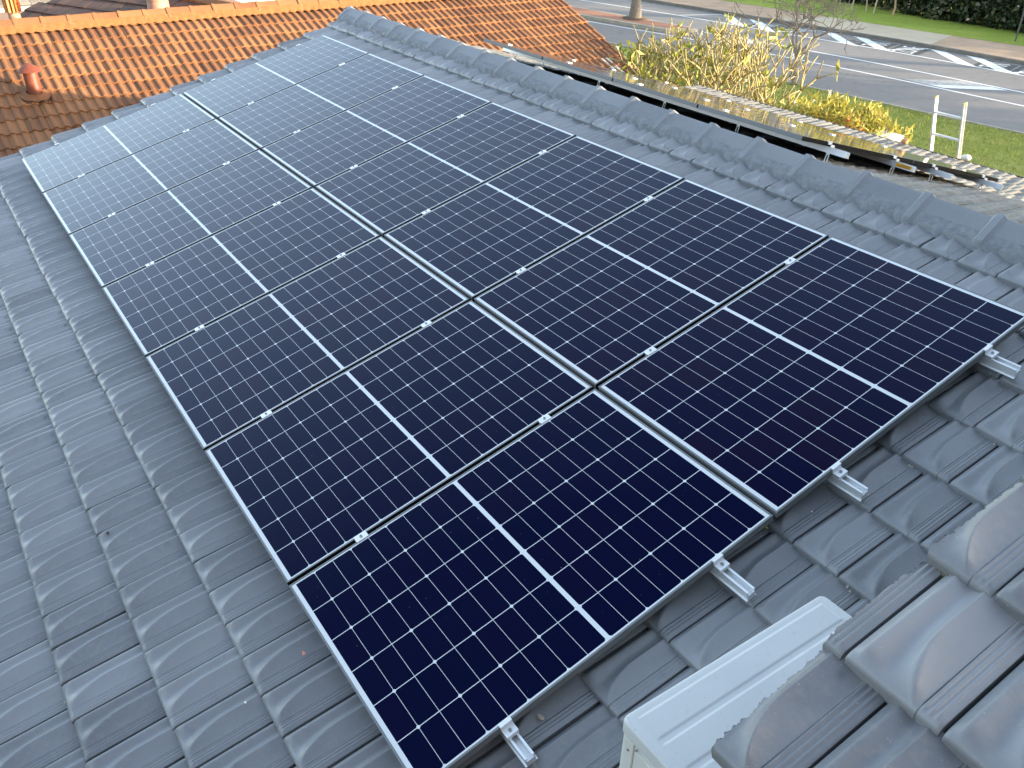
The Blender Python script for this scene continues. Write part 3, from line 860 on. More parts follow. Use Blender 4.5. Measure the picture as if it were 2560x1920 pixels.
# ================================================================ NEIGHBOUR HOUSE (terracotta)
nb = empty('neighbour_house', (6, 16, G0), 'neighbouring house with sunlit orange terracotta roof behind the array', 'house')
NW, NG = 0.30, 0.336
NVR = 15.93                      # ridge Y
v_r = (NVR - 12) / CN
tl = []
for k in range(0, 60):
    vf = v_r - 0.24 - NG * (k + 1) + 0.03
    if vf < -3.6: break
    for q in range(0, 60):
        xr = 12.32 - NW * q          # right hand joint
        if xr < -4.5: break
        tl.append((-(xr - NW), vf))
o = roof_part('roof', None, M_TERRA, [tile_rows(neigh, prof_double, NW, NG, tl, S_D, T_D, -0.030, 0.036, nose=0.005, gap=0.001, tilt=0.028, jitter=1.4)])
adopt(o, nb); o['label'] = 'orange double roll tile slope, half in shadow at the lower left'
mb = MB(); f3 = lambda v, u, n: tuple(neigh(np.array(v), np.array(u), np.array(n)))
def quadslab2(mbx, pts, th):
    a = [Vector(p) for p in pts]; b = [p - Vector((0, 0, th)) for p in a]
    mbx.add(a + b, [(0, 1, 2, 3), (7, 6, 5, 4), (0, 4, 5, 1), (1, 5, 6, 2), (2, 6, 7, 3), (3, 7, 4, 0)])
quadslab2(mb, [f3(-3.6, -12.29, -.075), f3(v_r, -12.29, -.075), f3(v_r, 4.5, -.075), f3(-3.6, 4.5, -.075)], .06)
adopt(mb.build('roof_felt', M_DECK), nb)
rz = f3(v_r, 0, 0)[2]
mb = MB(); quadslab2(mb, [(-4.5, NVR, rz - .02), (12.3, NVR, rz - .02), (12.3, NVR + 5.2, rz - .02 - 5.2 * math.tan(NPITCH)), (-4.5, NVR + 5.2, rz - .02 - 5.2 * math.tan(NPITCH))], .1)
o = adopt(mb.build('roof', M_TERRA), nb); o['label'] = 'rear terracotta slope beyond the orange ridge'
mb = MB(); mb.box((-4.2, 9.7, G0), (11.9, 20.6, -2.55)); adopt(mb.build('wall', M_WALL), nb)
mb = MB(); mb.prism([(8.95, -2.56), (NVR, rz - .16), (NVR + 4.9, -2.1)], 11.7, 11.9, ax=0); adopt(mb.build('wall', M_WALL), nb)
ridge_caps(Vector((12.40, NVR, rz + .012)), -X0, Y0, Z0, 16.5, 0.42, 0.135, 0.085, 0.018, M_TERRA, nb, slope=0.42, var=.004)
# cream pointing and mortar under the ridge
def nb_mortar():
    mb = MB(); us = np.arange(-12.35, 4.4, 0.03); V = []
    for u in us:
        ph = (u + 12.32) / 0.15 * 2 * math.pi
        low = v_r - 0.215 + 0.012 * math.cos(ph) + RNG.normal(0, .004)
        for t, n in ((0, .06), (.35, .030), (.7, .012), (1, -.02)): V.append(f3((v_r - .10) * (1 - t) + low * t, u, n + .004 * math.cos(ph) * t + RNG.normal(0, .002)))
    F = [(i * 4 + r, (i + 1) * 4 + r, (i + 1) * 4 + r + 1, i * 4 + r + 1) for i in range(len(us) - 1) for r in range(3)]
    mb.add(V, F); return adopt(mb.build('mortar', plain('ochre_mortar', (0.22, 0.092, 0.028), .9, 0, .25, 9, .4), None, smooth=True), nb)
nb_mortar()
# flue with conical cowl and flashing
fx, fy = 0.925, 14.05; fz = -1.5 + (fy - 12) * math.tan(NPITCH)
mb = MB(); mb.lathe([(.105, -.12), (.105, .34), (.10, .35), (.09, .35)], 24, (fx, fy, fz)); fl = adopt(mb.build('flue', M_FLUE, smooth='angle'), nb)
mb = MB(); mb.lathe([(.160, .345), (.172, .342), (.172, .350), (.10, .42), (.02, .462), (.0002, .466)], 28, (fx, fy, fz)); c = mb.build('cowl', M_FLUE, smooth='angle'); c.parent = fl; c.matrix_parent_inverse = fl.matrix_parent_inverse @ Matrix.Identity(4)
c.matrix_parent_inverse = Matrix.Translation(nb.location).inverted() @ Matrix.Identity(4); c.matrix_parent_inverse = fl.matrix_world.inverted() if False else Matrix.Identity(4)
c.parent = None; adopt(c, nb)
mb = MB()
V = []; nr = 10
for i in range(25):
    a = 2 * math.pi * i / 24
    for r_ in range(nr):
        rr = .104 + (.178 - .104) * r_ / (nr - 1); sx = 1.25; x = fx + rr * math.cos(a) * sx; y = fy + rr * math.sin(a) - .03
        z = -1.5 + (y - 12) * math.tan(NPITCH) + .055 * (1 - (r_ / (nr - 1))) ** 2 + .012 + .010 * math.sin(x * 40) * (r_ / (nr - 1)); V.append((x, y, z))
F = [(i * nr + r_, (i + 1) * nr + r_, (i + 1) * nr + r_ + 1, i * nr + r_ + 1) for i in range(24) for r_ in range(nr - 1)]
mb.add(V, F); adopt(mb.build('flashing', M_FLUEF, smooth=True), nb)

# ================================================================ HOUSES BEYOND
def ray_plane(px, py, P0, N):
    d = Vector([RW[0][i] * (px - 1280) / 2154.77 + RW[1][i] * (py - 960) / 2154.77 + RW[2][i] for i in range(3)])
    C = Vector(CAM); t = (Vector(P0) - C).dot(N) / d.dot(N); return C + d * t

def course_roof(poly_fn, a_dir, s_dir, nrm, P0, na, ns, w, g, mat, root, label, step=0.03, clip=None, prof=None):
    """plain shingle-like courses: tiles with a small step, on a plane with axes a_dir (along) and s_dir (up)"""
    tiles = []
    for j in range(ns[0], ns[1]):
        for i in range(na[0], na[1]):
            tiles.append((i * w, j * g))
    fr = lambda v, u, n: (np.array(P0)[None, :] + np.reshape(u, (-1, 1)) * np.array(a_dir)[None, :] + np.reshape(v, (-1, 1)) * np.array(s_dir)[None, :] + np.reshape(n, (-1, 1)) * np.array(nrm)[None, :]).reshape(*np.shape(v), 3)
    tiles = [t for t in tiles if clip is None or clip(t[0] - w / 2, t[1] + g / 2)]
    p = prof or (lambda s, t: 0.006 * cosb((((s * 3) % 1) - 0.5) / 0.5))
    o = roof_part('roof', None, mat, [tile_rows(fr, p, w, g, tiles, np.linspace(0, 1, 10), np.array([0, .05, .5, 1.06]), 0.0, step, nose=.004, gap=.004, tilt=step, jitter=2.0)])
    adopt(o, root); o['label'] = label
    return o
bh = empty('brown_house', (4, 27, G0), 'house with dark brown tiled hip roof behind the orange ridge', 'house')
ang = R(27); ad = Vector((math.sin(ang) * -1.0, math.cos(ang), 0)).normalized()        # horizontal along its courses
pit = R(20); hor = Vector((ad.y, -ad.x, 0)); sd = (hor * math.cos(pit) + Z0 * math.sin(pit)); nd = ad.cross(sd); nd = nd if nd.z > 0 else -nd
Pb = Vector((2.0, 24.0, -0.60))
hipA = ray_plane(0, 64, Pb, nd); hipB = ray_plane(106, 3, Pb, nd); hipC = ray_plane(505, 0, Pb, nd); hipD = ray_plane(584, 18, Pb, nd)
def uv(P): q = P - Pb; return q.dot(ad), q.dot(sd)
hA, hB, hC, hD = [uv(p) for p in (hipA, hipB, hipC, hipD)]
def side(a, b, p): return (b[0] - a[0]) * (p[1] - a[1]) - (b[1] - a[1]) * (p[0] - a[0])
sgA = 1 if side(hA, hB, uv(ray_plane(300, 10, Pb, nd))) > 0 else -1
sgC = 1 if side(hC, hD, uv(ray_plane(300, 10, Pb, nd))) > 0 else -1
clip = lambda u, v: side(hA, hB, (u, v)) * sgA > 0 and side(hC, hD, (u, v)) * sgC > 0
course_roof(None, ad, sd, nd, Pb, (-30, 40), (-20, 26), .33, .42, M_BROWN, bh, 'dark brown shaded tile slope with diagonal courses', clip=clip, step=.035)
# hip edge tiles in sunlit orange along the right hand edge
dirH = (hipC - hipD).normalized(); sideH = dirH.cross(nd).normalized()
ridge_caps(hipD - dirH * 2 + nd * .02, dirH, sideH, nd, 8.0, 0.42, 0.13, .07, .014, M_TERRA, bh, slope=0.1)
mb = MB()
lo = hipA - ad * 0.6
mb.box((-2.2, 24.5, G0), (9.5, 33.0, -1.9)); adopt(mb.build('wall', M_WALLB), bh)
# roof ventilators on the brown roof
def put(px, py, P0, N): return ray_plane(px, py, P0, N)
vb = ray_plane(41, 58, Pb, nd) + nd * 0.0
mb = MB(); mb.lathe([(.13, -.35), (.13, .22), (.12, .22)], 16, vb); v1 = adopt(mb.build('vent_pipe', M_VENTP, smooth='angle'), bh)
mb = MB(); mb.lathe([(.10, .22), (.10, .60), (.02, .60)], 16, vb)
for k in range(12):
    a = 2 * math.pi * k / 12; c = vb + Vector((.15 * math.cos(a), .15 * math.sin(a), 0)); t = Vector((-math.sin(a + .7), math.cos(a + .7), 0)) * .03
    q = Vector((math.cos(a), math.sin(a), 0)) * .004
    mb.add([c - t + Z0 * .24 - q, c + t + Z0 * .24 - q, c + t + Z0 * .56 - q, c - t + Z0 * .56 - q, c - t + Z0 * .24 + q, c + t + Z0 * .24 + q, c + t + Z0 * .56 + q, c - t + Z0 * .56 + q], [(0, 1, 2, 3), (7, 6, 5, 4), (0, 4, 5, 1), (1, 5, 6, 2), (2, 6, 7, 3), (3, 7, 4, 0)])
mb.lathe([(.18, .56), (.21, .575), (.21, .60), (.12, .64), (.001, .655)], 20, vb)
o = adopt(mb.build('vent_head', M_VENT, smooth='angle'), bh); o['label'] = 'small orange louvred vent head at the far left'
vb2 = ray_plane(398, 26, Pb, nd)
mb = MB(); mb.lathe([(.36, -.12), (.24, -.02), (.225, .20), (.235, .21), (.235, .26), (.21, .27)], 24, vb2); adopt(mb.build('vent_pipe', M_VENTP, smooth='angle'), bh)
mb = MB()
for k in range(20):
    a0 = 2 * math.pi * k / 20; pts = []
    for i in range(7):
        ph = i / 6; rr = .22 + .09 * math.sin(math.pi * ph); a = a0 + ph * .6; pts.append(vb2 + Vector((rr * math.cos(a), rr * math.sin(a), .26 + .30 * ph)))
    mb.tube(pts, [.018] * 7, 4)
mb.lathe([(.20, .26), (.26, .36), (.20, .50), (.001, .55)], 20, vb2)
o = adopt(mb.build('vent_head', M_VENT, smooth='angle'), bh); o['label'] = 'round spinning vent head in the middle of the brown slope'
# pale grey house at the top left
gh = empty('grey_house', (-6, 33, G0), 'pale grey tiled house with cream gutter at the top left corner', 'house')
ga = Vector((1, 0.10, 0)).normalized(); gs = Vector((-0.10, 1, 0)).normalized() * math.cos(R(20)) + Z0 * math.sin(R(20)); gn = ga.cross(gs)
Pg = ray_plane(60, 26, Vector((-5, 31, -2.0)), Vector((0, -.34, .94)))
course_roof(None, ga, gs, gn, Pg, (-14, 30), (0, 16), .33, .40, M_GREYT, gh, 'pale grey tile slope', step=.03)
mb = MB(); e0 = Pg - ga * 4.8 - gs * .06; e1 = Pg + ga * 9.8 - gs * .06
mb.add([e0, e1, e1 + Z0 * .14, e0 + Z0 * .14, e0 - gs * .12, e1 - gs * .12, e1 + Z0 * .14 - gs * .12, e0 + Z0 * .14 - gs * .12], [(0, 1, 2, 3), (7, 6, 5, 4), (0, 4, 5, 1), (1, 5, 6, 2), (2, 6, 7, 3), (3, 7, 4, 0)])
adopt(mb.build('gutter', plain('cream_gutter', (.72, .62, .42), .5)), gh)
mb = MB(); mb.box((Pg.x - 4.5, Pg.y + .4, G0), (Pg.x + 9.3, Pg.y + 6.5, Pg.z - .05)); adopt(mb.build('wall', plain('pale_blue_wall', (.55, .60, .66), .8, 0, .05, 3)), gh)
# grey rendered house at the top, right of the orange hip
rh = empty('rendered_house', (14, 34, G0), 'plain grey rendered house glimpsed above the orange ridge', 'house')
mb = MB(); mb.box((9.6, 33.0, G0), (18.5, 41, 2.2)); adopt(mb.build('wall', plain('grey_render', (.36, .35, .31), .9, 0, .06, 3)), rh)
mb = MB(); pw = ray_plane(672, 8, Vector((0, 32.8, 0)), Vector((0, 1, 0))); mb.box((pw.x - .09, 32.75, G0), (pw.x + .09, 32.93, 2.2)); adopt(mb.build('downpipe', M_WHITE), rh)
mb = MB(); mb.prism([(32.6, 2.2), (41.4, 2.2), (37, 3.9)], 9.2, 18.9, ax=0); adopt(mb.build('roof', M_GREYT), rh)

# ================================================================ LADDER
lad = empty('ladder', (12.1, 4.4, G0), 'aluminium ladder standing above the gutter at the sunlit eave', 'ladder')
yl, yr = 4.60, 4.23
top = Vector((10.02, 0, 0.10)); ft = Vector((11.3, 0, G0 + .02)); ld = (top - ft).normalized()
def lp(mb, name, mat, **k): return adopt(mb.build(name, mat, **k), lad)
perp = Vector((ld.z, 0, -ld.x))
for y_, sg in ((yl, 1), (yr, -1)):
    mb = MB(); M = Matrix.Identity(4)
    ez_ = ld; ex_ = perp; ey_ = Vector((0, 1, 0))
    for q in range(3): M[q][0], M[q][1], M[q][2], M[q][3] = ex_[q], ey_[q], ez_[q], (ft + Vector((0, y_, 0)))[q]
    Ln = (top - ft).length
    # C channel: web facing outwards with flanges
    prof = [(-.030, -sg * .0), (-.030, sg * .022), (-.027, sg * .022), (-.027, sg * .003), (.027, sg * .003), (.027, sg * .022), (.030, sg * .022), (.030, -sg * .0)]
    n = len(prof); vs = [M @ Vector((x, yv, z)) for z in (0, Ln) for x, yv in prof]
    mb.add(vs, [(i, (i + 1) % n, n + (i + 1) % n, n + i) for i in range(n)] + [tuple(range(n - 1, -1, -1)), tuple(range(n, 2 * n))])
    lp(mb, 'stile', M_LADDER)
    mb = MB(); mb.box((-.032, min(-sg * .002, sg * .024), Ln), (.032, max(-sg * .002, sg * .024), Ln + .025), M=M); lp(mb, 'end_cap', M_RUBBER, bevel=.008)
nr_ = int(((top - ft).length) / .30)
for k in range(nr_):
    c = top - ld * (.19 + .30 * k)
    mb = MB(); mb.tube([c + Vector((0, yr + .002, 0)), c + Vector((0, yl - .002, 0))], [.017, .017], 8); lp(mb, 'rung', M_LADDER, smooth='angle')
strap = MB(); strap.lathe([(.001, 0), (.05, .01), (.065, .035), (.04, .06), (.001, .07)], 10, (9.96, 3.98, -.52)); tag(strap.build('rag', plain('white_cloth', (.72, .66, .56), .9, 0, .1, 20), smooth=True), 'small bunched white cloth on the gutter beside the ladder foot', 'cloth')
strap = MB(); strap.lathe([(.001, 0), (.045, .012), (.05, .05), (.03, .075), (.001, .08)], 8, (9.88, 4.80, -.515)); tag(strap.build('padding', plain('orange_foam', (.62, .30, .14), .9, 0, .2, 20), smooth=True), 'small orange padding beside the ladder on the gutter edge', 'padding')

# ================================================================ GROUND AND ROAD
def smooth_line(pts, ys):
    p = np.array(sorted(pts, key=lambda q: q[1])); return np.interp(ys, p[:, 1], p[:, 0])
YS = np.concatenate([np.arange(-60, 0, 5), np.arange(0, 60, 1.0), np.arange(60, 181, 10)])
L_K = [(30.5, -60), (28.6, -20), (26.75, 4), (26.05, 11), (25.6, 14.5), (25.22, 18.1), (24.75, 23), (24.2, 28), (22.8, 40), (8, 180)]
L_A = [(33.3, -60), (31.3, -20), (30.0, 4), (29.48, 12), (29.1, 18.1), (28.45, 24), (27.85, 27.6), (26.95, 32), (25.4, 40), (10.8, 180)]
L_B = [(35.3, -60), (33.2, -20), (31.9, 4), (31.3, 13.7), (30.95, 19.4), (30.2, 25.6), (29.6, 28.2), (28.6, 35), (27.6, 40), (13, 180)]
L_BAY = [(37.6, -60), (36.0, -20), (34.6, 6), (34.0, 15), (33.55, 21), (32.75, 26), (31.9, 32), (30.3, 40), (15.5, 180)]
L_BK = [(39.9, -60), (38.0, -20), (36.6, 6), (35.95, 15), (35.5, 21.5), (34.6, 28), (33.5, 36), (32.6, 40), (18, 180)]
L_PG = [(43, -60), (41.5, -20), (39.9, 8), (39.0, 18), (38.3, 22.5), (37.6, 28), (37.0, 33), (35.8, 42), (22, 180)]
L_HG = [(47, -60), (45, -20), (42.6, 8), (41.6, 19), (41.5, 23), (41.7, 27), (42.3, 31), (41.5, 40), (30, 180)]
LK, LA, LB, LBAY, LBK, LPG, LHG = [smooth_line(p, YS) for p in (L_K, L_A, L_B, L_BAY, L_BK, L_PG, L_HG)]
def strip(name, xa, xb, z, mat, kind='structure', ys=YS, th=0.0, seg=1, label=None):
    mb = MB(); V = []; 
    for y, a, b in zip(ys, xa, xb):
        for i in range(seg + 1): V.append((a + (b - a) * i / seg, y, z))
    n = seg + 1
    F = [(i * n + r, i * n + r + 1, (i + 1) * n + r + 1, (i + 1) * n + r) for i in range(len(ys) - 1) for r in range(seg)]
    mb.add(V, F); o = mb.build(name, mat); o['kind'] = kind
    if label: o['label'] = label
    return o
mb = MB(); mb.add([(-600, -600, G0 - .13), (600, -600, G0 - .13), (600, 900, G0 - .13), (-600, 900, G0 - .13)], [(0, 1, 2, 3)])
o = mb.build('ground', M_GRASS); o['kind'] = 'structure'
strip('road', LK, LBK + .2, G0, M_ROAD, seg=6)
strip('lawn', LK - 15.5, LK - .13, G0 + .02, M_GRASS, seg=30)
mb = MB()
def kerb(name, line, w, z0, z1, mat, sgn=1):
    mb = MB(); V = []
    for y, a in zip(YS, line):
        for dx, z in ((0, z0), (sgn * .015, z1 - .02), (sgn * .035, z1), (sgn * w, z1), (sgn * w, z0)): V.append((a + dx, y, z))
    F = [(i * 5 + r, i * 5 + r + 1, (i + 1) * 5 + r + 1, (i + 1) * 5 + r) for i in range(len(YS) - 1) for r in range(4)]
    mb.add(V, F); o = mb.build(name, mat); o['kind'] = 'structure'; return o
kerb('kerb', LK, .14, G0 - .05, G0 + .075, M_KERB, -1)
kerb('kerb', LBK, .16, G0 - .05, G0 + .14, M_KERBD, 1)
strip('pavement', LBK + .16, LPG, G0 + .134, M_PATH, seg=4)
# paler block of paving
m_ = (YS > 20.4) & (YS < 27.6); ys2 = np.array([20.5, 22.5, 24.5, 27.0])
a2, b2 = np.interp(ys2, YS, LBK) + .17, np.interp(ys2, YS, LPG) - .02
a2[0] += 0; mbp = MB(); mbp.add([(a2[0] + .0, ys2[0] - 0.2, G0 + .138)] + [(b2[0], ys2[0] + .6, G0 + .138)] + [(b2[i], ys2[i], G0 + .138) for i in (1, 2, 3)] + [(a2[i], ys2[i] + (1.2 if i == 3 else 0), G0 + .138) for i in (3, 2, 1)], [(0, 1, 2, 3, 4, 5, 6, 7)])
o = mbp.build('pavement', M_PATHL); o['kind'] = 'structure'
strip('verge', LPG, LHG + 25, G0 + .14, M_GRASSF, seg=20)
# painted lines
def line(xs, w, z=G0 + .004, y0=-60, y1=180, name='road_marking', mat=None):
    s = (YS >= y0) & (YS <= y1); ys = np.concatenate([[y0], YS[s], [y1]]); ys = np.unique(ys)
    x = np.interp(ys, YS, xs); return strip(name, x - w / 2, x + w / 2, z, mat or M_PAINT, ys=ys)
line(LA, .12); line(LB, .12, y1=27.6); line(LBAY, .12)
def poly(name, pts, z, mat):
    mb = MB(); mb.add([(x, y, z) for x, y in pts], [tuple(range(len(pts)))]); o = mb.build(name, mat); o['kind'] = 'structure'; return o
def atl(line, y): return float(np.interp(y, YS, line))
def bays(y):  # a pair of broad diagonal bars between two marked bays; y = far end at the kerb
    for d in (0, 1.35):
        yk = y - d * 1.15
        k0, b0 = atl(LBK, yk) - .12, atl(LBAY, yk - 2.2)
        poly('road_marking', [(k0, yk), (k0 + .0, yk - .75), (b0, yk - 3.15), (b0, yk - 2.3)], G0 + .0045, M_PAINT)
    poly('road_marking', [(atl(LBK, y + .1) - .12, y + .12), (atl(LBK, y) - .12, y), (atl(LBAY, y + .9), y + .85), (atl(LBAY, y + 1) , y + .98)], G0 + .0085, M_PAINT)
for y in (30.7, 25.2, 20.1, 14.9): bays(y)
def word(txt, x0, y0, hx, hy, rot):
    cu = bpy.data.curves.new('painted_word', 'FONT'); cu.body = txt; cu.align_x = 'CENTER'; cu.align_y = 'CENTER'; cu.size = 1.0
    t = bpy.data.objects.new('painted_word', cu); COL.objects.link(t)
    dg = bpy.context.evaluated_depsgraph_get(); me = bpy.data.meshes.new_from_object(t.evaluated_get(dg)); COL.objects.unlink(t); bpy.data.objects.remove(t)
    me.transform(Matrix.Diagonal((hx, hy, 1, 1)))
    o = link('painted_word', me, M_PAINT); o.location = (x0, y0, G0 + .0086); o.rotation_euler = (0, 0, rot); o['kind'] = 'structure'
    mb = MB(); me2 = me
    return o
for y in (28.5, 23.0, 17.9, 12.8):
    # driver on the far side travels towards -Y: read from the -Y side facing +Y
    for txt, dy in (('TAXI', -1.25), ('ZONE', -2.7)):
        xm = (atl(LBK, y + dy) + atl(LBAY, y + dy)) / 2 - .1
        poly('road_marking', [(xm - .8, y + dy + .62), (xm + .78, y + dy + 1.02), (xm + .78, y + dy - .35), (xm - .8, y + dy - .75)], G0 + .0042, plain('dark_seal', (.05, .05, .05), .8))
        word(txt, xm, y + dy + .12, .56, 1.25, R(14))
# worn diamond in the median lane
poly('road_marking', [(29.38, 17.2), (29.40, 15.6), (31.05, 14.2), (31.12, 15.9)], G0 + .0046, M_PAINTW)
poly('road_marking', [(29.42, 16.2), (29.42, 15.6), (31.06, 14.2), (31.06, 14.8)], G0 + .0088, M_PAINT)
poly('road_marking', [(28.35, 26.0), (28.5, 25.0), (30.0, 25.4), (29.95, 26.0)], G0 + .0046, M_PAINTW)
poly('road_marking', [(28.5, 25.5), (28.5, 25.0), (30.1, 24.6), (30.1, 25.2)], G0 + .0088, M_PAINT)
# traffic island with red paving
isl = empty('traffic_island', (28.3, 33, G0)); isl['kind'] = 'structure'
def island(d, z0, z1, name, mat):
    yy = np.concatenate([np.arange(28.4 + d, 31, .3), np.arange(31, 60, 2.)])
    l = np.interp(yy, YS, LA) + .42 + d; r_ = np.interp(yy, YS, LB) - .05 - d
    tip = [(float(np.interp(27.75 + d, YS, LB)) - .25, 27.72 + d)]
    ring = list(zip(l, yy))[::-1] + tip + list(zip(r_, yy)); n = len(ring)
    mb = MB(); mb.add([(x, y, z0) for x, y in ring] + [(x, y, z1) for x, y in ring], [(i, (i + 1) % n, n + (i + 1) % n, n + i) for i in range(n)] + [tuple(range(n, 2 * n))])
    o = mb.build(name, mat); adopt(o, isl); return o
island(0, G0 - .02, G0 + .15, 'kerb_edge', M_KERB); island(.22, G0 + .1, G0 + .155, 'red_paving', M_REDP)

# ================================================================ PLANTS
def leaf_cloud(name, mat, pts, size, parent=None, aspect=2.4, up_bias=0.0, var=None, sizevar=0.35, droop=0.2):
    n = len(pts); pts = np.asarray(pts)
    d = RNG.normal(0, 1, (n, 3)); d[:, 2] += up_bias; d /= np.linalg.norm(d, axis=1)[:, None]
    q = RNG.normal(0, 1, (n, 3)); a = np.cross(d, q); a /= np.linalg.norm(a, axis=1)[:, None]
    nn = np.cross(d, a)
    s = size * (1 + RNG.uniform(-sizevar, sizevar, n))[:, None]
    w = s / aspect
    P = np.stack([pts, pts + d * s * .5 + a * w * .5 + nn * s * .06, pts + d * s - nn * s * droop, pts + d * s * .5 - a * w * .5 + nn * s * .06], 1).reshape(-1, 3)
    F = np.arange(n * 4).reshape(n, 4)
    v = RNG.uniform(0, 1, n) if var is None else var
    me = grid_mesh(name, P, F, np.repeat(v, 4), 'leafvar', smooth=False)
    return link(name, me, mat, parent)
def in_root(o, root): return adopt(o, root)

def frangipani(base, h, spread, label, seed, leafy=0.15):
    rnd = random.Random(seed)
    root = empty('frangipani', base, label, 'shrub', 'frangipani shrubs behind the gutter')
    mb = MB(); tips = []
    def grow(p, d, r, ln, lev):
        q = p + d * ln * rnd.uniform(.75, 1.25)
        midp = (p + q) / 2 + Vector((rnd.uniform(-1, 1), rnd.uniform(-1, 1), rnd.uniform(-.3, .6))) * ln * .07
        mb.tube([p, midp, q], [r, r * .92, r * .86], 6)
        if lev == 0 or q.z - base[2] > h * rnd.uniform(.93, 1.04):
            tips.append((q, d)); mb.tube([q, q + d * r * 1.3], [r * .9, r * .35], 6); return
        nb_ = 3 if rnd.random() < .16 else 2
        a0 = rnd.uniform(0, 6.28)
        for k in range(nb_):
            a = a0 + 6.28 * k / nb_ + rnd.uniform(-.4, .4)
            x = d.orthogonal().normalized(); y = d.cross(x)
            t = rnd.uniform(.50, .88)
            nd_ = (d * math.cos(t) + (x * math.cos(a) + y * math.sin(a)) * math.sin(t)); nd_ = (nd_ + Vector((0, 0, .34))).normalized()
            grow(q, nd_, max(r * .78, .0135), ln * .84, lev - 1)
    for k in range(3):
        a = 2.1 * k + rnd.random(); d = Vector((math.cos(a) * .45, math.sin(a) * .55, 1)).normalized()
        grow(Vector(base) + Vector((math.cos(a) * .1, math.sin(a) * .1, -.1)), d, .060, h * .27, 6)
    in_root(mb.build('branches', M_FRANG, smooth=True), root)
    P = []
    for q, d in tips:
        if rnd.random() < leafy: P += [tuple(q)] * rnd.randint(3, 6)
    if P: in_root(leaf_cloud('leaves', M_FLEAF, P, .20, aspect=3.2, up_bias=.9, droop=.12), root)
    P = [tuple(q) for q, d in tips if rnd.random() < .04 for _ in range(5)]
    if P: in_root(leaf_cloud('flowers', M_PETAL, P, .06, aspect=1.4, up_bias=.5), root)
    return root
frangipani((13.3, 12.7, G0), 3.05, 1, 'frangipani shrub with most leaves, beside the terracotta roof corner', 3, .45)
frangipani((13.1, 11.3, G0), 3.65, 1, 'tallest bare yellow tipped frangipani in the middle of the three', 5, .10)
frangipani((13.0, 10.35, G0), 2.85, 1, 'leafless frangipani nearest the croton bush, spreading right', 9, .06)

def croton():
    root = empty('croton_bush', (12.2, 7.2, G0), 'bushy yellow and orange leaved shrub below the gutter', 'shrub')
    mb = MB(); P, V = [], []; RP = []
    rnd = random.Random(4)
    for k in range(80):
        y = rnd.uniform(6.30, 8.55); x = rnd.uniform(11.6, 12.6)
        topz = -0.80 - .14 * (1 if y < 6.5 else 0) - rnd.uniform(0, .30) - max(0, y - 7.8) * .25
        mb.tube([(x + rnd.uniform(-.2, .2), y + rnd.uniform(-.3, .3), G0), (x, y, topz - .8), (x, y, topz)], [.02, .014, .006], 5)
        for j in range(95):
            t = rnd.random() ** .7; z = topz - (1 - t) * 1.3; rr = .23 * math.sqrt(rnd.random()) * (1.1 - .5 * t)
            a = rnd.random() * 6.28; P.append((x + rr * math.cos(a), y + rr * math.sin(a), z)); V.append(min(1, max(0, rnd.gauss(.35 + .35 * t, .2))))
        if k % 16 == 0:
            for j in range(26): RP.append((x + rnd.gauss(0, .07), y + rnd.gauss(0, .07), topz - rnd.uniform(0, .25)))
    in_root(mb.build('stems', M_BARK), root)
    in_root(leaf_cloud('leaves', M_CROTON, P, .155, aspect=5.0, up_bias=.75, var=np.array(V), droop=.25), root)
    in_root(leaf_cloud('flowers', M_RED, RP, .085, aspect=2.2, up_bias=.4), root)
croton()
pil = empty('pillar', (12.15, 6.2, G0), 'white rendered garden pillar at the near end of the yellow bush', 'pillar')
mb = MB(); mb.box((11.92, 6.33, G0), (12.30, 6.66, -1.20)); adopt(mb.build('shaft', M_WHITE, bevel=.01), pil)
mb = MB(); mb.box((11.89, 6.30, -1.20), (12.33, 6.69, -1.12)); adopt(mb.build('cap', M_WHITE, bevel=.012), pil)

def bare_tree(base, h, label, seed, r0=.11, cat='tree', levels=7, spread=.55, name='bare_tree', group=None, mat=M_BARK, lean=(0, 0), first=.28):
    rnd = random.Random(seed); root = empty(name, base, label, cat, group)
    trunk, tw = MB(), MB()
    def grow(p, d, r, ln, lev):
        pts = [p]; q = p; dd = d
        n = 4
        for i in range(n):
            dd = (dd + Vector((rnd.gauss(0, .13), rnd.gauss(0, .13), .05))).normalized(); q = q + dd * ln / n; pts.append(q)
        rs = [r * (1 - .35 * i / n) for i in range(n + 1)]
        (trunk if lev >= levels - 1 else tw).tube(pts, rs, 6 if lev > 3 else 4, cap=False)
        if lev == 0: return
        k = 3 if rnd.random() < .5 else 2
        if lev == levels: k = 4
        a0 = rnd.random() * 6.28
        for i in range(k):
            a = a0 + 6.28 * i / k + rnd.uniform(-.5, .5); t = rnd.uniform(.35, .85) * spread / .55
            x = dd.orthogonal().normalized(); y = dd.cross(x)
            nd_ = dd * math.cos(t) + (x * math.cos(a) + y * math.sin(a)) * math.sin(t); nd_ = (nd_ + Vector((0, 0, .12))).normalized()
            grow(q, nd_, max(r * .62, .0125), ln * rnd.uniform(.66, .88), lev - 1)
    grow(Vector(base) - Vector((0, 0, .1)), Vector((lean[0], lean[1], 1)).normalized(), r0, h * first, levels)
    adopt(trunk.build('trunk', mat, smooth=True), root)
    adopt(tw.build('branches', mat, smooth=True), root)
    return root
bare_tree((25.0, 18.55, G0), 3.6, 'leafless small tree with a wide twiggy crown at the near kerb', 21, r0=.09, mat=plain('pale_grey_bark', (.21, .17, .14), .9, 0, .25, 20), lean=(.06, .02), levels=6, spread=.74, first=.30)

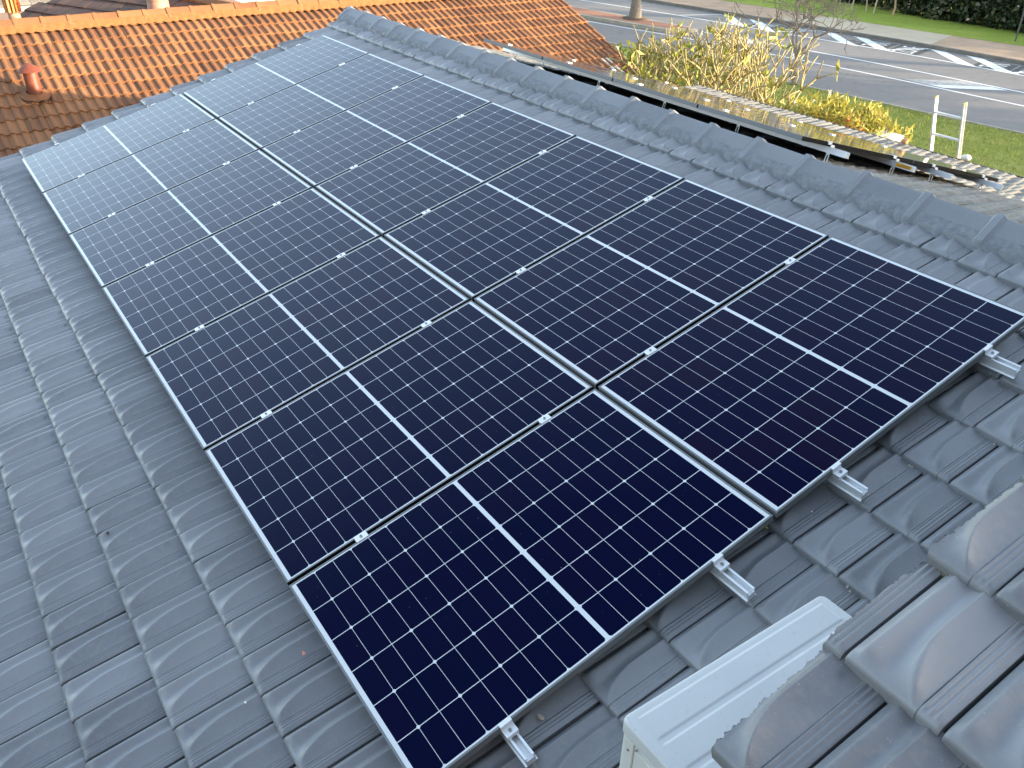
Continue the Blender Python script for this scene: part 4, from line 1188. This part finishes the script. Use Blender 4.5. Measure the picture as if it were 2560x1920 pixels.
def palm(x, y, h, r, label, seed):
    root = empty('palm_tree', (x, y, G0 + .15), label, 'tree', 'palms on the traffic island')
    mb = MB(); n = 60
    mb.lathe([(r * (1.35 - .5 * min(1, i / 8) - .25 * i / n) + (.008 if i % 2 else 0), h * i / n) for i in range(n + 1)], 16, (x, y, G0 + .1))
    adopt(mb.build('trunk', M_PALM, smooth=True), root)
    rnd = random.Random(seed); P = []
    V, F = [], []
    for k in range(26):
        a = rnd.random() * 6.28; el = rnd.uniform(-.2, 1.2); ln = rnd.uniform(1.8, 2.5); prev = None
        for i in range(14):
            t = i / 13; p = Vector((x, y, G0 + .1 + h)) + Vector((math.cos(a) * ln * t * math.cos(el), math.sin(a) * ln * t * math.cos(el), ln * t * math.sin(el) - ln * t * t * .9))
            sd_ = Vector((-math.sin(a), math.cos(a), -.35)); sd2 = Vector((math.sin(a), -math.cos(a), -.35)); ll = .55 * math.sin(math.pi * (t * .85 + .12))
            for s_ in (sd_, sd2):
                f = Vector((math.cos(a), math.sin(a), 0)) * .02; b = len(V)
                V += [p - f, p + f, p + s_ * ll + f * 4]; F.append((b, b + 1, b + 2))
    me = grid_mesh('crown', np.array([tuple(v) for v in V]), np.array(F), RNG.uniform(0, 1, len(V)), 'leafvar', smooth=False)
    adopt(link('crown', me, M_PALML), root)
    mb = MB(); mb.lathe([(.62, .0), (.58, .05), (.2, .075), (.001, .08)], 18, (x, y, G0 + .15)); adopt(mb.build('soil_ring', M_SOIL, smooth=True), root)
palm(28.72, 31.2, 7.5, .235, 'palm with stout grey trunk near the rounded tip of the island', 1)
palm(27.9, 36.2, 7.5, .20, 'palm trunk further along the island, beside the orange roof edge', 2)

def hedge():
    root = empty('hedge', (43.5, 22, G0), 'tall dark green mixed hedge along the far side of the street', 'hedge')
    P, V, FP = [], [], []
    rnd = random.Random(8)
    for k in range(520):
        y = rnd.uniform(12, 48) if k < 430 else rnd.uniform(-12, 75); x = atl(LHG, y) + rnd.uniform(.45, 1.7); z = G0 + .15 + rnd.uniform(.15, 1.75); r_ = rnd.uniform(.40, .80); tone = rnd.gauss(.45, .18)
        for j in range(int(150 * r_)):
            v = Vector((rnd.gauss(0, 1), rnd.gauss(0, 1), rnd.gauss(0, 1))).normalized() * r_ * rnd.random() ** .35
            zz = max(G0 + .12 + rnd.random() * .2, z + v.z); P.append((x + v.x * .8, y + v.y, zz)); V.append(min(1, max(0, rnd.gauss(tone, .16))))
            if rnd.random() < .012: FP.append((x + v.x - .2, y + v.y, zz))
    in_root(leaf_cloud('foliage', M_HEDGE, P, .24, aspect=1.7, var=np.array(V), up_bias=.1), root)
    in_root(leaf_cloud('flowers', M_PINK, FP, .16, aspect=1.3), root)
    mb = MB()
    for y in np.arange(-5, 60, 1.3):
        x = atl(LHG, y) + 1.6; mb.tube([(x, y, G0), (x + rnd.uniform(-.3, .3), y + rnd.uniform(-.3, .3), G0 + 2.6)], [.05, .02], 5)
    in_root(mb.build('stems', M_BARK), root)
hedge()
fen = empty('picket_fence', (43, 20, G0), 'dark steel picket fence standing within the hedge', 'fence')
mb = MB(); mb2 = MB()
for y in np.arange(-4, 58, .13):
    x = atl(LHG, y) + .72; mb.box((x - .009, y - .009, G0 + .1), (x + .009, y + .009, G0 + 2.0))
for y in np.arange(-4, 57, 1.0):
    for z in (.35, 1.75):
        a = Vector((atl(LHG, y) + .75, y, G0 + z)); b = Vector((atl(LHG, y + 1) + .75, y + 1, G0 + z)); mb2.tube([a, b], [.02, .02], 4)
adopt(mb.build('pickets', M_FENCE), fen); adopt(mb2.build('rails', M_FENCE), fen)

def street_tree(x, y, h0, h1, r, label, seed):
    root = empty('street_tree', (x, y, G0), label, 'tree', 'street trees beyond the hedge')
    rnd = random.Random(seed); mb = MB()
    mb.tube([(x, y, G0), (x + .1, y, G0 + h0 * .6), (x, y + .1, G0 + h0 + 1)], [.3, .24, .16], 8)
    for k in range(9):
        a = k * .7; mb.tube([(x, y, G0 + h0 * .8), (x + r * .7 * math.cos(a), y + r * .7 * math.sin(a), G0 + h0 + (h1 - h0) * rnd.uniform(.3, .8))], [.13, .03], 5)
    adopt(mb.build('trunk', M_BARK, smooth=True), root)
    P, V = [], []
    for k in range(70):
        a = rnd.random() * 6.28; q_ = math.sqrt(rnd.random()) * r; v = None
        c = Vector((x + q_ * math.cos(a), y + q_ * math.sin(a), G0 + h0 + .6 + rnd.random() ** 1.3 * (h1 - h0 - .6))); tone = rnd.gauss(.45, .2)
        for j in range(46):
            q = Vector((rnd.gauss(0, .5), rnd.gauss(0, .5), rnd.gauss(0, .4))); P.append(tuple(c + q)); V.append(min(1, max(0, rnd.gauss(tone, .15))))
    adopt(leaf_cloud('crown', M_HEDGE, P, .42, aspect=1.5, var=np.array(V)), root)
for i in range(6):
    street_tree(-17.5 + (i % 2), -14 + i * 7.5, 0.8, 8.6, 3.6, 'unseen leafy tree added on the eave side to dim the horizon', 80 + i)  # row out of view, added to block low sky light from the tile noses
for i in range(9):
    street_tree(60, -44 + i * 6.0, 8.3, 12.6, 3.9, 'broad leafy street tree in the row beyond the hedge', 60 + i)
# young trees with stakes on the far verge
bare_tree((40.9, 27.35, G0 + .14), 3.4, 'young bare tree between its two stakes on the far verge', 31, r0=.05, levels=5, spread=.32, name='young_tree', group='young trees on the far verge', mat=plain('pale_bark', (.36, .28, .20), .9, 0, .2, 20))
bare_tree((41.2, 25.95, G0 + .14), 3.2, 'young tan tree right of the staked one, close to the hedge', 35, r0=.06, levels=5, spread=.36, name='young_tree', group='young trees on the far verge', mat=plain('tan_bark', (.46, .32, .20), .9, 0, .2, 20))
bare_tree((44.0, 37.8, G0 + .14), 3.2, 'slim young tree furthest along the far verge near three stakes', 38, r0=.05, levels=5, spread=.3, name='young_tree', group='young trees on the far verge', mat=M_STAKE)
def stake(x, y, lean, label, h=2.3, r=.035, mat=M_STAKE, name='tree_stake', cat='stake', group='timber stakes on the far verge'):
    mb = MB(); mb.tube([(x, y, G0 + .05), (x + lean[0], y + lean[1], G0 + .14 + h)], [r, r * .9], 6)
    return tag(mb.build(name, mat), label, cat, group)
stake(40.6, 28.0, (.0, -.15), 'weathered stake leaning on the left of the staked young tree')
stake(40.7, 26.75, (.1, -.12), 'pale stake on the right of the staked young tree')
stake(41.6, 40.2, (0, 0), 'leftmost of three short pale stakes at the top edge', h=1.4, r=.04)
stake(41.2, 38.9, (0, 0), 'middle one of three short pale stakes at the top edge', h=1.4, r=.04)
stake(40.8, 37.6, (.1, -.1), 'right hand one of three short pale stakes at the top edge', h=1.4, r=.045)
stake(38.9, 30.1, (0, 0), 'grey sign post behind the crown of the bare tree', h=3.0, r=.06, mat=M_POST, name='post', cat='post', group='posts on the far verge')
stake(39.75, 18.85, (.0, 0), 'thin dark post on the far verge at the right edge', h=2.4, r=.035, mat=M_POST, name='post', cat='post', group='posts on the far verge')

# grass blades on the lawn and verge
def blades(n, xf, y0, y1, z, size, name):
    y = RNG.uniform(y0, y1, n); x = xf(y); P = np.stack([x, y, np.full(n, z)], 1)
    o = leaf_cloud(name, M_BLADE, P, size, aspect=5, up_bias=1.6, droop=.2); o['kind'] = 'stuff'; o['label'] = 'short grass blades over the lawn'; o['category'] = 'grass'; return o
blades(60000, lambda y: np.interp(y, YS, LK) - .2 - RNG.uniform(0, 1, len(y)) ** 1.2 * 11, 3, 24, G0 + .02, .09, 'grass')

# ================================================================ LITTER ON THE TILES
def flake(name, v, u, n, size, col, label, cat):
    c = Vector(f1(v, u, n)); mb = MB(); k = 7; ang0 = RNG.uniform(0, 6)
    pts = [(size * RNG.uniform(.6, 1.1) * math.cos(ang0 + 2 * math.pi * i / k), .6 * size * RNG.uniform(.6, 1.1) * math.sin(ang0 + 2 * math.pi * i / k)) for i in range(k)]
    ey = Vector((CP, 0, SP)); ez = Vector((-SP, 0, CP)); ex = Vector((0, 1, 0))
    top_ = [c + ex * x + ey * y + ez * (.003 + .004 * abs(x / size)) for x, y in pts]; bot = [p - ez * .002 for p in top_]
    mb.add(top_ + bot, [tuple(range(k)), tuple(range(2 * k - 1, k - 1, -1))] + [(i, i + k, (i + 1) % k + k, (i + 1) % k) for i in range(k)])
    return tag(mb.build(name, plain(name + '_' + cat, col, .8)), label, cat)
def at_roof(px, py, n=-0.105):
    N_ = Vector((-SP, 0, CP)); P = ray_plane(px, py, Vector(f1(0, 0, n)), N_); return P.x * CP + P.z * SP, P.y
for px, py, s, col, nm, lab, cat in ((758, 1631, .013, (.75, .28, .22), 'petal', 'pink petal lying on the shaded tiles left of the array', 'petal'),
                                     (1352, 1790, .017, (.55, .45, .33), 'mortar_chip', 'beige mortar chip on the tile near the lowest rail end', 'chip'),
                                     (612, 1754, .008, (.8, .8, .76), 'mortar_chip', 'white speck of mortar on the tiles at the bottom left', 'chip'),
                                     (1917, 1317, .011, (.45, .42, .05), 'leaf', 'small yellow leaf under the front edge of the array', 'leaf'),
                                     (268, 1331, .013, (.03, .03, .03), 'clip', 'small black plastic clip on the tiles left of the array', 'clip'),
                                     (2030, 1277, .006, (.8, .8, .78), 'mortar_chip', 'white fleck on a tile between the rail ends and high roof', 'chip')):
    v, u = at_roof(px, py); flake(nm, v, u, -.114, s, col, lab, cat)
